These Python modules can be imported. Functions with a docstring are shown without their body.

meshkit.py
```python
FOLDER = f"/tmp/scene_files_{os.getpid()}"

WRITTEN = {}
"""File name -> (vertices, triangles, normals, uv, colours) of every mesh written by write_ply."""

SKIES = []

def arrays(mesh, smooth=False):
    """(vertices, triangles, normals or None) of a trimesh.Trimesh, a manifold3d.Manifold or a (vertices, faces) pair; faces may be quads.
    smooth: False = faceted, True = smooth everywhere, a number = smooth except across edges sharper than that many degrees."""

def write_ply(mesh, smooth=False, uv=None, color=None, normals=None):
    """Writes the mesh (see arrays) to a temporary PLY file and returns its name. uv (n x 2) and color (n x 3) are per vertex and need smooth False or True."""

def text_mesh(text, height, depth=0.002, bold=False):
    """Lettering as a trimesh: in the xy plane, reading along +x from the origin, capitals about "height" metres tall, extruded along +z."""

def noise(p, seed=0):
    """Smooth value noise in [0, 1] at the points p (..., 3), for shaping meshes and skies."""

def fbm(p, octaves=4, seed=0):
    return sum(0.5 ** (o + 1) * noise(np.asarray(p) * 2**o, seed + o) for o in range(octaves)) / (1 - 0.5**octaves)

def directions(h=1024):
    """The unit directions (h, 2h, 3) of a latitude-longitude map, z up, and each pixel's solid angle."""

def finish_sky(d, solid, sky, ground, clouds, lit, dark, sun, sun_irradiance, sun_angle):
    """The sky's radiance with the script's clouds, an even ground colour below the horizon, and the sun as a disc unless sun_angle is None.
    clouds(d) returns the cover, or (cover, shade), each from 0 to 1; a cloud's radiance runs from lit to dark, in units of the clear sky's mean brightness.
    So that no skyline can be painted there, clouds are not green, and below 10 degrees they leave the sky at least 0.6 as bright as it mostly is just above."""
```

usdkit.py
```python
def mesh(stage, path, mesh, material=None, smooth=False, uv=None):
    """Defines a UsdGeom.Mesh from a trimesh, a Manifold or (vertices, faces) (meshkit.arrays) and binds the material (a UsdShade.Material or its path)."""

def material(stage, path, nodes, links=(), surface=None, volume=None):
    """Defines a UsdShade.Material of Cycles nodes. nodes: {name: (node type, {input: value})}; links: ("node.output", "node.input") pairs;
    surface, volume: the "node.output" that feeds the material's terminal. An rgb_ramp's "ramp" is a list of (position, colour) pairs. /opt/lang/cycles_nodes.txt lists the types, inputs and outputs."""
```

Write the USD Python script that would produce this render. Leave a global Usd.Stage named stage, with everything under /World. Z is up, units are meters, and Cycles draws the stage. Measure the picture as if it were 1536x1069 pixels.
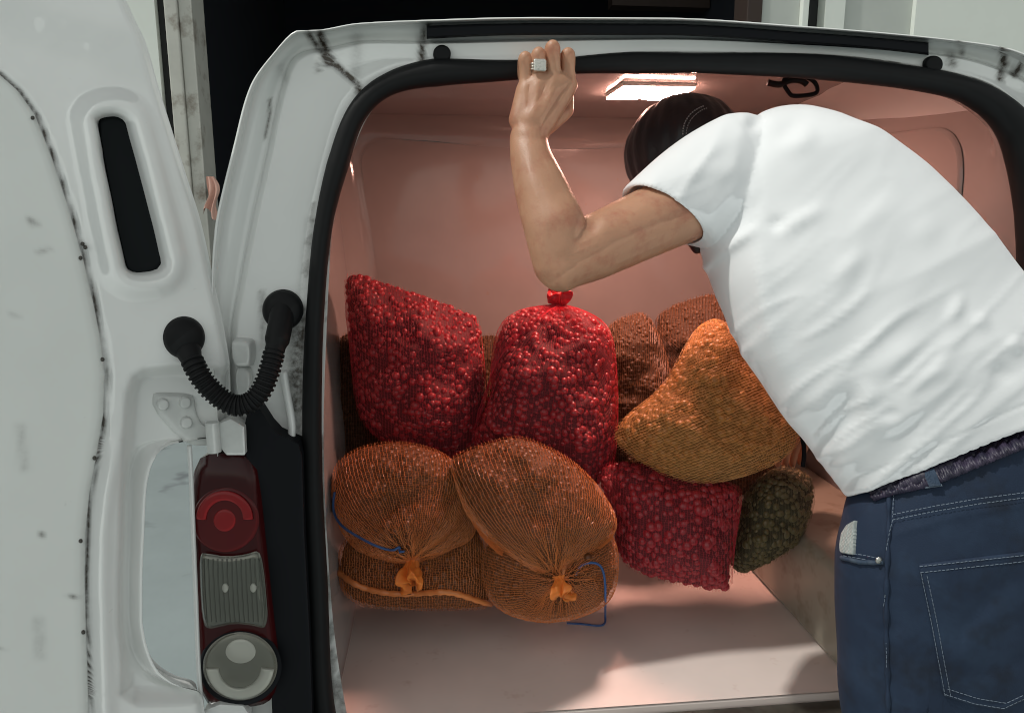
import math, random
import numpy as np, trimesh, manifold3d as m3, usdkit, meshkit
from pxr import Usd, UsdGeom, UsdLux, UsdShade, Gf, Sdf, Vt
from scipy.interpolate import PchipInterpolator, CubicSpline
from scipy.spatial import cKDTree

random.seed(7)
RNG = np.random.default_rng(11)
stage = Usd.Stage.CreateInMemory()
UsdGeom.SetStageUpAxis(stage, UsdGeom.Tokens.z)
UsdGeom.SetStageMetersPerUnit(stage, 1.0)
UsdGeom.Xform.Define(stage, '/World')
UsdGeom.Scope.Define(stage, '/World/Looks')

# ------------------------------------------------------------------ camera, sky, lamp light, exposure
CAM = np.array([0.0, -1.3, 1.46])
YAW, PITCH, FOC = math.radians(6.0), math.radians(10.95), 1109.0
FWD = np.array([math.sin(YAW) * math.cos(PITCH), math.cos(YAW) * math.cos(PITCH), -math.sin(PITCH)])
RGT = np.array([math.cos(YAW), -math.sin(YAW), 0.0])
UPV = np.cross(RGT, FWD)
cam = UsdGeom.Camera.Define(stage, '/World/camera')
cam.CreateHorizontalApertureAttr(36.0)
cam.CreateVerticalApertureAttr(36.0 * 712 / 1024)
cam.CreateFocalLengthAttr(36.0 * FOC / 1536)
cam.CreateClippingRangeAttr(Gf.Vec2f(0.02, 2000))
M = np.eye(4); M[0, :3], M[1, :3], M[2, :3], M[3, :3] = RGT, UPV, -FWD, CAM
cam.AddTransformOp().Set(Gf.Matrix4d(*M.ravel().tolist()))
EXPOSURE = 0.40
SUN_I, SKY_S = 0.42, 0.100
LAMP_E = 108.0
cam.CreateExposureAttr(EXPOSURE)

SUN = np.array([-0.62, -0.15, 1.0]); SUN /= np.linalg.norm(SUN)
sun = UsdLux.DistantLight.Define(stage, '/World/sun')
sun.CreateIntensityAttr(SUN_I); sun.CreateAngleAttr(1.5); sun.CreateNormalizeAttr(True)
sun.CreateColorAttr(Gf.Vec3f(1.0, 0.985, 0.93))
zx = np.cross([0, 1, 0], SUN); zx /= np.linalg.norm(zx); zy = np.cross(SUN, zx)
M = np.eye(4); M[0, :3], M[1, :3], M[2, :3] = zx, zy, SUN
sun.AddTransformOp().Set(Gf.Matrix4d(*M.ravel().tolist()))
dome = UsdLux.DomeLight.Define(stage, '/World/sky_light')
skymat = usdkit.material(stage, '/World/Looks/sky', {
    'sky': ('sky_texture', {'sky_type': 'single_scattering', 'sun_disc': False, 'sun_elevation': math.asin(SUN[2]), 'sun_rotation': math.atan2(SUN[0], SUN[1])}),
    'hs': ('hsv', {'saturation': 0.18, 'value': 1.0}),
    'tint': ('mix_color', {'blend_type': 'multiply', 'fac': 1.0, 'b': (1.0, 1.0, 0.925)}),
    'bg': ('background_shader', {'strength': SKY_S})},
    [('sky.color', 'hs.color'), ('hs.color', 'tint.a'), ('tint.result', 'bg.color')], surface='bg.background')
UsdShade.MaterialBindingAPI.Apply(dome.GetPrim()).Bind(skymat)

# ------------------------------------------------------------------ pixel rays (for reading sizes off the photograph)
def ray(px, py):
    px, py = np.broadcast_arrays(np.asarray(px, float), np.asarray(py, float))
    return FWD + RGT * ((px - 768) / FOC)[..., None] - UPV * ((py - 534.5) / FOC)[..., None]
def PY(px, py, y):
    r = ray(px, py); t = (np.asarray(y, float) - CAM[1]) / r[..., 1]
    return CAM + r * t[..., None]
def PZ(px, py, z):
    r = ray(px, py); t = (np.asarray(z, float) - CAM[2]) / r[..., 2]
    return CAM + r * t[..., None]
def PD(px, py, d):
    return CAM + ray(px, py) * np.asarray(d, float)[..., None]
def PP(px, py, o, n):
    r = ray(px, py); t = np.dot(np.asarray(o) - CAM, n) / (r @ np.asarray(n))
    return CAM + r * t[..., None]
def proj(p):
    q = np.asarray(p) - CAM; d = q @ FWD
    return np.stack([768 + FOC * (q @ RGT) / d, 534.5 - FOC * (q @ UPV) / d], -1), d
def nrm(v):
    v = np.asarray(v, float); return v / np.maximum(np.linalg.norm(v, axis=-1, keepdims=True), 1e-12)

# ------------------------------------------------------------------ prims
USED = {}
def numbered(path):
    n = USED.get(path, -1) + 1; USED[path] = n
    return path if n == 0 else f'{path}_{n:03d}'
def meta(p, **kw):
    for k, v in kw.items():
        if v: p.SetCustomDataByKey(k, v)
def thing(name, label, category, loc=(0, 0, 0), group=None):
    x = UsdGeom.Xform.Define(stage, numbered('/World/' + name))
    meta(x.GetPrim(), label=label, category=category, group=group)
    return x.GetPath().pathString
def arr(mesh):
    if hasattr(mesh, 'to_mesh'):
        q = mesh.to_mesh(); return np.array(q.vert_properties[:, :3]), np.array(q.tri_verts)
    if hasattr(mesh, 'vertices'): return np.array(mesh.vertices), np.array(mesh.faces)
    v, f = np.asarray(mesh[0], float), np.asarray(mesh[1], int)
    if f.shape[1] == 4: f = np.vstack([f[:, [0, 1, 2]], f[:, [0, 2, 3]]])
    return v, f
def part(parent, name, mesh, mat, smooth=35, prim=None, uv=None, label=None, kind=None, **kw):
    path = numbered(f'{parent}/{name}')
    v, f = arr(mesh)
    m = usdkit.mesh(stage, path, (v, f), LOOK[mat], smooth=smooth, uv=uv)
    for k, a in (prim or {}).items():
        UsdGeom.PrimvarsAPI(m).CreatePrimvar(k, Sdf.ValueTypeNames.FloatArray, 'vertex').Set(Vt.FloatArray.FromNumpy(np.asarray(a, np.float32)))
    meta(m.GetPrim(), label=label, kind=kind, **kw)
    return path
def solo(name, mesh, mat, label=None, category=None, kind=None, group=None, **kw):
    return part('/World', name, mesh, mat, label=label, category=category, kind=kind, group=group, **kw)
def cat(ms):
    vs, fs, n = [], [], 0
    for m in ms:
        v, f = arr(m); vs.append(v); fs.append(f + n); n += len(v)
    return np.vstack(vs), np.vstack(fs)

# ------------------------------------------------------------------ shapes
def grid_faces(n, m, wrap_n=False, wrap_m=False):
    i = np.arange(n if wrap_n else n - 1); j = np.arange(m if wrap_m else m - 1)
    I, J = np.meshgrid(i, j, indexing='ij'); I2, J2 = (I + 1) % n, (J + 1) % m
    q = np.stack([I * m + J, I2 * m + J, I2 * m + J2, I * m + J2], -1).reshape(-1, 4)
    return np.vstack([q[:, [0, 1, 2]], q[:, [0, 2, 3]]])
def outward(v, f):
    t = trimesh.Trimesh(v, f, process=False)
    return (v, f[:, ::-1]) if t.volume < 0 else (v, f)
def box(a, b, r=0.0):
    a, b = np.minimum(a, b), np.maximum(a, b)
    r = min(r, float((b - a).min()) * 0.45)
    if r <= 0:
        m = trimesh.creation.box(extents=b - a); m.apply_translation((a + b) / 2); return m
    c = m3.Manifold.batch_hull([m3.Manifold.sphere(r, 12).translate([x, y, z]) for x in (a[0] + r, b[0] - r) for y in (a[1] + r, b[1] - r) for z in (a[2] + r, b[2] - r)])
    return c
def spline(pts, n, closed=False):
    p = np.asarray(pts, float)
    if closed: p = np.vstack([p, p[:1]])
    t = np.r_[0, np.cumsum(np.maximum(np.linalg.norm(np.diff(p, axis=0), axis=1) ** 0.5, 1e-6))]
    cs = CubicSpline(t, p, bc_type='periodic' if closed else 'natural')
    return cs(np.linspace(0, t[-1], n + (1 if closed else 0)))[: n]
def polyres(pts, n):
    p = np.asarray(pts, float); t = np.r_[0, np.cumsum(np.linalg.norm(np.diff(p, axis=0), axis=1))]
    s = np.linspace(0, t[-1], n)
    return np.stack([np.interp(s, t, p[:, k]) for k in range(p.shape[1])], 1)
def chaikin(p, k=2):
    p = np.asarray(p, float)
    for _ in range(k):
        q = np.roll(p, -1, 0); p = np.stack([0.75 * p + 0.25 * q, 0.25 * p + 0.75 * q], 1).reshape(-1, p.shape[1])
    return p
def tube(path, r, sides=12, closed=False, caps=True, squash=None):
    p = np.asarray(path, float); n = len(p); r = np.broadcast_to(np.asarray(r, float), (n,))
    t = (np.roll(p, -1, 0) - np.roll(p, 1, 0)) if closed else np.gradient(p, axis=0)
    t = nrm(t); a = np.zeros_like(p)
    ref = np.array([0, 0, 1.0]) if abs(t[0, 2]) < 0.9 else np.array([0, 1.0, 0])
    a[0] = nrm(np.cross(t[0], ref))
    for i in range(1, n): a[i] = nrm(a[i - 1] - t[i] * (a[i - 1] @ t[i]))
    if closed:                                    # no twist at the seam
        e = a[-1] - t[0] * (a[-1] @ t[0]); b0 = np.cross(t[0], a[0]); tw = math.atan2(e @ b0, e @ a[0])
        ang = -tw * np.arange(n) / n; b = np.cross(t, a)
        a = a * np.cos(ang)[:, None] + b * np.sin(ang)[:, None]
    b = np.cross(t, a); th = np.arange(sides) * 2 * np.pi / sides
    v = p[:, None] + r[:, None, None] * (np.cos(th)[None, :, None] * a[:, None] + np.sin(th)[None, :, None] * b[:, None])
    v = v.reshape(-1, 3); f = grid_faces(n, sides, closed, True)
    if caps and not closed:
        v = np.vstack([v, p[:1], p[-1:]]); k = np.arange(sides); c0, c1 = len(v) - 2, len(v) - 1
        f = np.vstack([f, np.stack([(k + 1) % sides, k, np.full(sides, c0)], 1)[:, ::-1], np.stack([(n - 1) * sides + k, (n - 1) * sides + (k + 1) % sides, np.full(sides, c1)], 1)[:, ::-1]])
    return outward(v, f)
def tubes(polys, r, nor, sides=3):
    """Many thin threads at once: polys (N, M, 3), nor (N, M, 3) outward directions."""
    p = np.asarray(polys, float); N, Mn, _ = p.shape
    t = nrm(np.gradient(p, axis=1)); a = nrm(nor - t * (nor * t).sum(-1, keepdims=True)); b = np.cross(t, a)
    th = np.arange(sides) * 2 * np.pi / sides
    v = p[:, :, None] + r * (np.cos(th)[None, None, :, None] * a[:, :, None] + np.sin(th)[None, None, :, None] * b[:, :, None])
    f1 = grid_faces(Mn, sides, False, True)[:, ::-1]
    f = (f1[None] + (np.arange(N) * Mn * sides)[:, None, None]).reshape(-1, 3)
    return v.reshape(-1, 3), f
def polar(poly, c, n):
    """Boundary radius of a star-shaped polygon about c, at n even angles."""
    q = np.asarray(poly) - c
    k = 40; q2 = np.roll(q, -1, 0)
    s = (q[:, None] + (q2 - q)[:, None] * np.linspace(0, 1, k, endpoint=False)[None, :, None]).reshape(-1, 2)
    ang, rad = np.arctan2(s[:, 1], s[:, 0]), np.hypot(s[:, 0], s[:, 1])
    o = np.argsort(ang); ang, rad = ang[o], rad[o]
    th = np.linspace(-np.pi, np.pi, n, endpoint=False)
    return th, np.interp(th, np.r_[ang - 2 * np.pi, ang, ang + 2 * np.pi], np.r_[rad, rad, rad])
def frame(o, n):
    n = nrm(n); u = nrm(np.cross([0, 0, 1.0], n)); w = np.cross(n, u)
    return np.asarray(o, float), u, w, n
def pad(poly_px, o, n, back=0.01, bulge=0.004, edge=0.15, ntheta=96, nrho=14, k=2, flat=False):
    """A solid plate or lens on the plane (o, n): its outline is read off the photograph, its rim rounded, its face bulged."""
    o, u, w, n = frame(o, n)
    P = PP(*chaikin(poly_px, k).T, o, n) - o
    uv = np.stack([P @ u, P @ w], 1); c = uv.mean(0)
    th, b = polar(uv, c, ntheta)
    rho = np.r_[np.linspace(0, 1, nrho), 1.0]
    h = bulge * np.clip(1 - np.linspace(0, 1, nrho) ** (2 if not flat else 8), 0, None) ** 0.5
    h = np.r_[h, -back]
    pts = c + (rho[:, None] * b[None])[..., None] * np.stack([np.cos(th), np.sin(th)], -1)[None]
    v = o + pts[..., :1] * u + pts[..., 1:] * w + h[:, None, None] * n
    v = v.reshape(-1, 3); f = grid_faces(len(rho), ntheta, False, True)
    v = np.vstack([v, v[-ntheta:].mean(0)]); kk = np.arange(ntheta); a0 = (len(rho) - 1) * ntheta
    f = np.vstack([f, np.stack([a0 + (kk + 1) % ntheta, a0 + kk, np.full(ntheta, len(v) - 1)], 1)[:, ::-1]])
    return outward(v, f)
def disc(px, py, rpx, o, n, **kw):
    a = np.linspace(0, 2 * np.pi, 24, endpoint=False)
    return pad(np.stack([px + rpx * np.cos(a), py + rpx * np.sin(a)], 1), o, n, k=1, **kw)
def prism(poly_px, y0, y1, k=0):
    """Vertical-plane plate between y0 (front) and y1 (back)."""
    return pad(poly_px, PY(*np.mean(poly_px, 0), y0), (0, -1.0, 0), back=y1 - y0, bulge=0.0015, flat=True, k=k)
def sdist(p, poly):
    """Distance to a closed polygon's edge, negative inside (pixels)."""
    p = np.asarray(p, float); poly = np.asarray(poly, float)
    d = np.full(len(p), 1e9); ins = np.zeros(len(p), bool)
    for a, b in zip(poly, np.roll(poly, -1, 0)):
        e = b - a; w = p - a
        t = np.clip((w @ e) / max(e @ e, 1e-9), 0, 1)
        d = np.minimum(d, np.linalg.norm(w - t[:, None] * e, axis=1))
        c = ((a[1] <= p[:, 1]) & (b[1] > p[:, 1])) | ((b[1] <= p[:, 1]) & (a[1] > p[:, 1]))
        with np.errstate(divide='ignore', invalid='ignore'):
            xi = a[0] + (p[:, 1] - a[1]) * e[0] / e[1]
        ins ^= c & (p[:, 0] < xi)
    return np.where(ins, -d, d)
def ldist(p, line):
    p = np.asarray(p, float); line = np.asarray(line, float); d = np.full(len(p), 1e9); tt = np.zeros(len(p)); L = len(line) - 1
    for i, (a, b) in enumerate(zip(line[:-1], line[1:])):
        e = b - a; w = p - a; t = np.clip((w @ e) / max(e @ e, 1e-9), 0, 1)
        q = np.linalg.norm(w - t[:, None] * e, axis=1); m = q < d
        d = np.where(m, q, d); tt = np.where(m, (i + t) / L, tt)
    return d, tt
def sstep(x, a, b):
    t = np.clip((x - a) / (b - a), 0, 1); return t * t * (3 - 2 * t)
def chain(joints, segs=20):
    """Manifold of a limb: joints [(point, radius)...], hulls of neighbouring spheres."""
    s = [m3.Manifold.sphere(float(r), segs).translate([float(x) for x in p]) for p, r in joints]
    return m3.Manifold.batch_boolean([m3.Manifold.batch_hull([a, b]) for a, b in zip(s[:-1], s[1:])], m3.OpType.Add)
def union(ms): return m3.Manifold.batch_boolean(ms, m3.OpType.Add)
def to_man(v, f):
    v, f = outward(v, f)
    return m3.Manifold(m3.Mesh(vert_properties=np.asarray(v, np.float32), tri_verts=np.asarray(f, np.uint32)))
def tidy(man, length, it):
    v, f = arr(man.refine_to_length(length))
    t = trimesh.Trimesh(v, f, process=True)
    trimesh.smoothing.filter_taubin(t, lamb=0.5, nu=0.52, iterations=it)
    return t
def loft(sections, n_sec, n_ang, e=2.2, cavity=0.03):
    """Solid lofted through ellipses (centre, a, b); its last end is hollowed a little like a hem."""
    c, a, b = (np.array([s[k] for s in sections], float) for k in range(3))
    t = np.r_[0, np.cumsum(np.linalg.norm(np.diff(c, axis=0), axis=1))]
    s = np.linspace(0, t[-1], n_sec)
    c, a, b = (PchipInterpolator(t, x)(s) for x in (c, a, b))
    if cavity:
        tan = nrm(c[-1] - c[-4])
        for off, sc in ((0.004, 0.985), (0.002, 0.955), (-cavity * .6, 0.95), (-cavity, 0.93)):
            c = np.vstack([c, c[n_sec - 1] + tan * off]); a = np.vstack([a, a[n_sec - 1] * sc]); b = np.vstack([b, b[n_sec - 1] * sc])
    th = np.linspace(0, 2 * np.pi, n_ang, endpoint=False)
    cs, sn = np.cos(th), np.sin(th)
    cs, sn = np.sign(cs) * np.abs(cs) ** (2 / e), np.sign(sn) * np.abs(sn) ** (2 / e)
    v = c[:, None] + cs[None, :, None] * a[:, None] + sn[None, :, None] * b[:, None]
    n = len(c); v = v.reshape(-1, 3); f = grid_faces(n, n_ang, False, True)
    v = np.vstack([v, c[:1], c[-1:]]); k = np.arange(n_ang)
    f = np.vstack([f, np.stack([k, (k + 1) % n_ang, np.full(n_ang, len(v) - 2)], 1), np.stack([(n - 1) * n_ang + (k + 1) % n_ang, (n - 1) * n_ang + k, np.full(n_ang, len(v) - 1)], 1)])
    return outward(v, f)
class Drape:
    """Lays pixel-read lines and patches on the camera-facing side of a mesh."""
    def __init__(self, v, f):
        t = trimesh.Trimesh(v, f, process=False); n = t.vertex_normals
        m = ((v - CAM) * n).sum(1) < 0
        self.n, self.v = np.array(n)[m], v[m]; p, self.d = proj(self.v); self.k = cKDTree(p)
    def __call__(self, px, py, off=0.0):
        q = np.stack([np.asarray(px, float), np.asarray(py, float)], -1); s, i = self.k.query(q, 6)
        near = self.d[i].min(-1, keepdims=True); w = (1 / (s + 0.5) ** 2) * (self.d[i] < near + 0.05); w /= w.sum(-1, keepdims=True)
        d = (self.d[i] * w).sum(-1); n = nrm((self.n[i] * w[..., None]).sum(-2))
        return PD(q[..., 0], q[..., 1], d) + n * off, n

# ------------------------------------------------------------------ looks
LOOK = {}
def look(name, base, rough=0.5, var=0.0, vscale=6.0, bump=0.0, bscale=60.0, bdist=0.004, dirt=None, dirt_col=(0.045, 0.035, 0.025), second=None, spots=None, island=None, extra=None, obj=True):
    nodes = {'tc': ('geometry', {}), 'p': ('principled_bsdf', {'base_color': base, 'roughness': rough, **(extra or {})})}
    links = []; cur = None
    pos = 'tc.position'
    def chainmix(key, facsrc, colour, blend='mix'):
        nonlocal cur
        nodes[key] = ('mix_color', {'blend_type': blend, 'fac': 0.5, 'a': base, 'b': colour})
        if cur: links.append((cur, f'{key}.a'))
        links.append((facsrc, f'{key}.fac')); cur = f'{key}.result'
    if island:                                                     # each loose piece its own tone
        nodes['ri'] = ('rgb_ramp', {'ramp': island, 'interpolate': True}); links.append(('tc.random_per_island', 'ri.fac')); cur = 'ri.color'
    if second:
        nodes['n2'] = ('noise_texture', {'scale': second[1], 'detail': 5.0, 'roughness': 0.6})
        nodes['r2'] = ('map_range', {'from_min': second[2], 'from_max': second[3], 'clamp': True})
        links += [(pos, 'n2.vector'), ('n2.fac', 'r2.value')]; chainmix('m2', 'r2.result', second[0])
    if var:
        nodes['n1'] = ('noise_texture', {'scale': vscale, 'detail': 6.0, 'roughness': 0.62})
        nodes['r1'] = ('map_range', {'from_min': 0.35, 'from_max': 0.7, 'to_min': 0.0, 'to_max': var, 'clamp': True})
        links += [(pos, 'n1.vector'), ('n1.fac', 'r1.value')]; chainmix('m1', 'r1.result', tuple(0.45 * x for x in base))
    if spots:
        nodes['v3'] = ('noise_texture', {'scale': spots[1], 'detail': 3.0, 'roughness': 0.7})
        nodes['r3'] = ('map_range', {'from_min': spots[2], 'from_max': spots[3], 'to_min': 0.0, 'to_max': spots[4], 'clamp': True})
        links += [(pos, 'v3.vector'), ('v3.fac', 'r3.value')]; chainmix('m3', 'r3.result', spots[0])
    if dirt:
        nodes['at'] = ('attribute', {'attribute': dirt})
        nodes['nd'] = ('noise_texture', {'scale': 55.0, 'detail': 5.0, 'roughness': 0.7})
        nodes['rd'] = ('map_range', {'from_min': 0.3, 'from_max': 0.62, 'to_min': 0.45, 'to_max': 1.25, 'clamp': True})
        nodes['md'] = ('math', {'math_type': 'multiply', 'use_clamp': True})
        links += [(pos, 'nd.vector'), ('nd.fac', 'rd.value'), ('at.fac', 'md.value1'), ('rd.result', 'md.value2')]; chainmix('m4', 'md.value', dirt_col)
    if cur: links.append((cur, 'p.base_color'))
    if bump:
        nodes['nb'] = ('noise_texture', {'scale': bscale, 'detail': 4.0, 'roughness': 0.6})
        nodes['b'] = ('bump', {'strength': bump, 'distance': bdist})
        links += [(pos, 'nb.vector'), ('nb.fac', 'b.height'), ('b.normal', 'p.normal')]
    LOOK[name] = usdkit.material(stage, '/World/Looks/' + name, nodes, links, surface='p.BSDF')
look('paint', (0.80, 0.815, 0.795), 0.26, var=0.10, vscale=3.0, bump=0.02, bscale=9.0, dirt='dirt', spots=((0.2, 0.16, 0.12), 38.0, 0.70, 0.8, 0.2), extra={'coat_weight': 0.5, 'coat_roughness': 0.08})
look('paint_plain', (0.72, 0.735, 0.72), 0.28, var=0.12, vscale=4.0, extra={'coat_weight': 0.3, 'coat_roughness': 0.1})
look('board', (0.74, 0.765, 0.735), 0.45, var=0.08, vscale=5.0, bump=0.05, bscale=30.0, dirt='dirt', spots=((0.3, 0.29, 0.27), 30.0, 0.70, 0.8, 0.25))
look('lining', (0.335, 0.30, 0.285), 0.085, var=0.16, vscale=3.2, bump=0.03, bscale=7.0, bdist=0.02, spots=((0.35, 0.22, 0.17), 24.0, 0.67, 0.8, 0.55))
look('floor_skin', (0.76, 0.66, 0.61), 0.30, var=0.14, vscale=5.0, bump=0.05, bscale=22.0, spots=((0.40, 0.22, 0.15), 17.0, 0.64, 0.8, 0.35))
look('ledge_skin', (0.33, 0.30, 0.24), 0.35, var=0.25, vscale=5.0, spots=((0.16, 0.12, 0.07), 14.0, 0.52, 0.75, 0.7))
look('lip_trim', (0.34, 0.32, 0.29), 0.6, var=0.5, vscale=40.0, spots=((0.05, 0.045, 0.04), 25.0, 0.5, 0.6, 0.9))
look('rubber', (0.006, 0.0066, 0.0072), 0.55, var=0.4, vscale=30.0, bump=0.1, bscale=90.0, extra={'specular_ior_level': 0.22})
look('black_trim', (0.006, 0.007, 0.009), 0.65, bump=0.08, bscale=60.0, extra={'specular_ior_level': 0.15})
look('slot_black', (0.006, 0.008, 0.009), 0.7, extra={'specular_ior_level': 0.15})
look('sill_metal', (0.055, 0.052, 0.042), 0.5, var=0.6, vscale=25.0, spots=((0.03, 0.025, 0.02), 30.0, 0.5, 0.62, 0.9))
look('screw', (0.09, 0.085, 0.075), 0.4, extra={'metallic': 0.7})
look('hinge_metal', (0.62, 0.64, 0.62), 0.35, var=0.2, vscale=40.0)
look('lamp_red', (0.030, 0.0025, 0.003), 0.2, extra={'specular_ior_level': 0.3})
look('lamp_bright_red', (0.22, 0.010, 0.012), 0.2, extra={'specular_ior_level': 0.3})
look('lamp_deep_red', (0.075, 0.004, 0.005), 0.2, extra={'specular_ior_level': 0.3})
look('lamp_smoke', (0.16, 0.16, 0.135), 0.16, extra={'metallic': 0.55, 'coat_weight': 0.8, 'coat_roughness': 0.04})
look('lamp_chrome', (0.80, 0.80, 0.76), 0.2, extra={'metallic': 0.1, 'coat_weight': 0.7, 'coat_roughness': 0.05})
look('lamp_dull', (0.24, 0.235, 0.20), 0.25, extra={'metallic': 0.4, 'coat_weight': 0.7})
look('skin', (0.47, 0.25, 0.152), 0.46, var=0.22, vscale=16.0, bump=0.35, bscale=340.0, bdist=0.0012, second=((0.40, 0.165, 0.10), 26.0, 0.5, 0.7), extra={'subsurface_weight': 0.12, 'subsurface_scale': 0.01, 'subsurface_radius': (1.0, 0.35, 0.2)})
look('shirt', (0.80, 0.82, 0.83), 0.85, bump=0.12, bscale=260.0, bdist=0.001, extra={'sheen_weight': 0.15})
look('denim', (0.0075, 0.020, 0.048), 0.82, bump=0.35, bscale=420.0, bdist=0.001, second=((0.016, 0.036, 0.073), 11.0, 0.45, 0.75), spots=((0.004, 0.009, 0.021), 12.0, 0.5, 0.7, 0.8))
look('denim_light', (0.022, 0.042, 0.075), 0.82, bump=0.35, bscale=420.0, bdist=0.001, second=((0.06, 0.085, 0.115), 30.0, 0.5, 0.72))
look('stitch', (0.16, 0.20, 0.25), 0.8)
look('belt', (0.018, 0.016, 0.036), 0.5, var=0.6, vscale=70.0, second=((0.045, 0.034, 0.066), 40.0, 0.45, 0.6))
look('cap', (0.007, 0.007, 0.010), 0.42, second=((0.018, 0.010, 0.011), 14.0, 0.5, 0.62), bump=0.2, bscale=120.0, extra={'sheen_weight': 0.2})
look('cap_thread', (0.34, 0.32, 0.31), 0.7)
look('hair', (0.012, 0.010, 0.010), 0.4)
look('silver', (0.7, 0.68, 0.62), 0.25, extra={'metallic': 1.0}, bump=0.4, bscale=300.0)
look('pocket_cloth', (0.36, 0.40, 0.39), 0.7, var=0.3, vscale=60.0)
look('eye', (0.75, 0.72, 0.68), 0.2)
look('shoe', (0.03, 0.03, 0.032), 0.5)
look('sole', (0.35, 0.34, 0.32), 0.7)
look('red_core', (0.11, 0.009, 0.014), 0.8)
look('red_bulb', (0.30, 0.05, 0.05), 0.26, island=[(0, (0.30, 0.025, 0.032)), (0.4, (0.48, 0.06, 0.06)), (0.7, (0.68, 0.22, 0.18)), (1, (0.88, 0.55, 0.45))])
look('red_net', (0.55, 0.022, 0.042), 0.4)
look('red_cloth', (0.50, 0.014, 0.022), 0.55)
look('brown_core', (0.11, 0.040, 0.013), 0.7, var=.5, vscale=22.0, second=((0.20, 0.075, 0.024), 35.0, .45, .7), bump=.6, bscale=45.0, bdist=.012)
look('brown_bulb', (0.22, 0.10, 0.04), 0.4, island=[(0, (0.13, 0.044, 0.013)), (0.5, (0.26, 0.094, 0.028)), (1, (0.46, 0.19, 0.066))])
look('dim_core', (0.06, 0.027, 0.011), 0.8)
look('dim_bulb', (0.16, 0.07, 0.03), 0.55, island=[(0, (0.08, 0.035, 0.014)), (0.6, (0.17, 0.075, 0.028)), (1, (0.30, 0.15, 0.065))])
look('gold_net', (0.80, 0.42, 0.15), 0.4)
look('orange_net', (0.70, 0.235, 0.072), 0.24)
look('brown_net', (0.20, 0.075, 0.024), 0.5)
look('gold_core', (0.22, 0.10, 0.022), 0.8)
look('gold_bulb', (0.34, 0.15, 0.04), 0.42, island=[(0, (0.34, 0.15, 0.034)), (0.5, (0.58, 0.29, 0.08)), (1, (0.80, 0.52, 0.22))])
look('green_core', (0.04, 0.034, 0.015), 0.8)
look('green_bulb', (0.12, 0.10, 0.05), 0.4, island=[(0, (0.12, 0.095, 0.04)), (0.5, (0.32, 0.27, 0.13)), (1, (0.80, 0.72, 0.45))])
look('green_net', (0.13, 0.10, 0.05), 0.5)
look('orange_cloth', (0.80, 0.22, 0.035), 0.5, extra={'subsurface_weight': 0.1})
look('blue_cord', (0.035, 0.10, 0.27), 0.4)
look('concrete', (0.22, 0.26, 0.265), 0.75, var=0.35, vscale=1.2, bump=0.2, bscale=40.0, spots=((0.09, 0.10, 0.11), 3.0, 0.6, 0.72, 0.8))
look('wall_white', (0.74, 0.78, 0.72), 0.7, var=0.10, vscale=1.5, bump=0.05)
look('wall_grey', (0.50, 0.53, 0.49), 0.6, var=0.15, vscale=2.0)
look('post_metal', (0.50, 0.50, 0.45), 0.5, var=0.2, vscale=6.0, second=((0.15, 0.11, 0.075), 4.5, 0.54, 0.70))
look('wall_dark', (0.10, 0.10, 0.095), 0.8, var=.2)
look('shutter_grey', (0.07, 0.075, 0.08), 0.5)
look('dark_gap', (0.012, 0.013, 0.013), 0.7)
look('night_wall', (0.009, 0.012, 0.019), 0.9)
look('brown_wood', (0.03, 0.017, 0.012), 0.7)
look('pink_shape_look', (0.60, 0.36, 0.29), 0.8)
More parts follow.
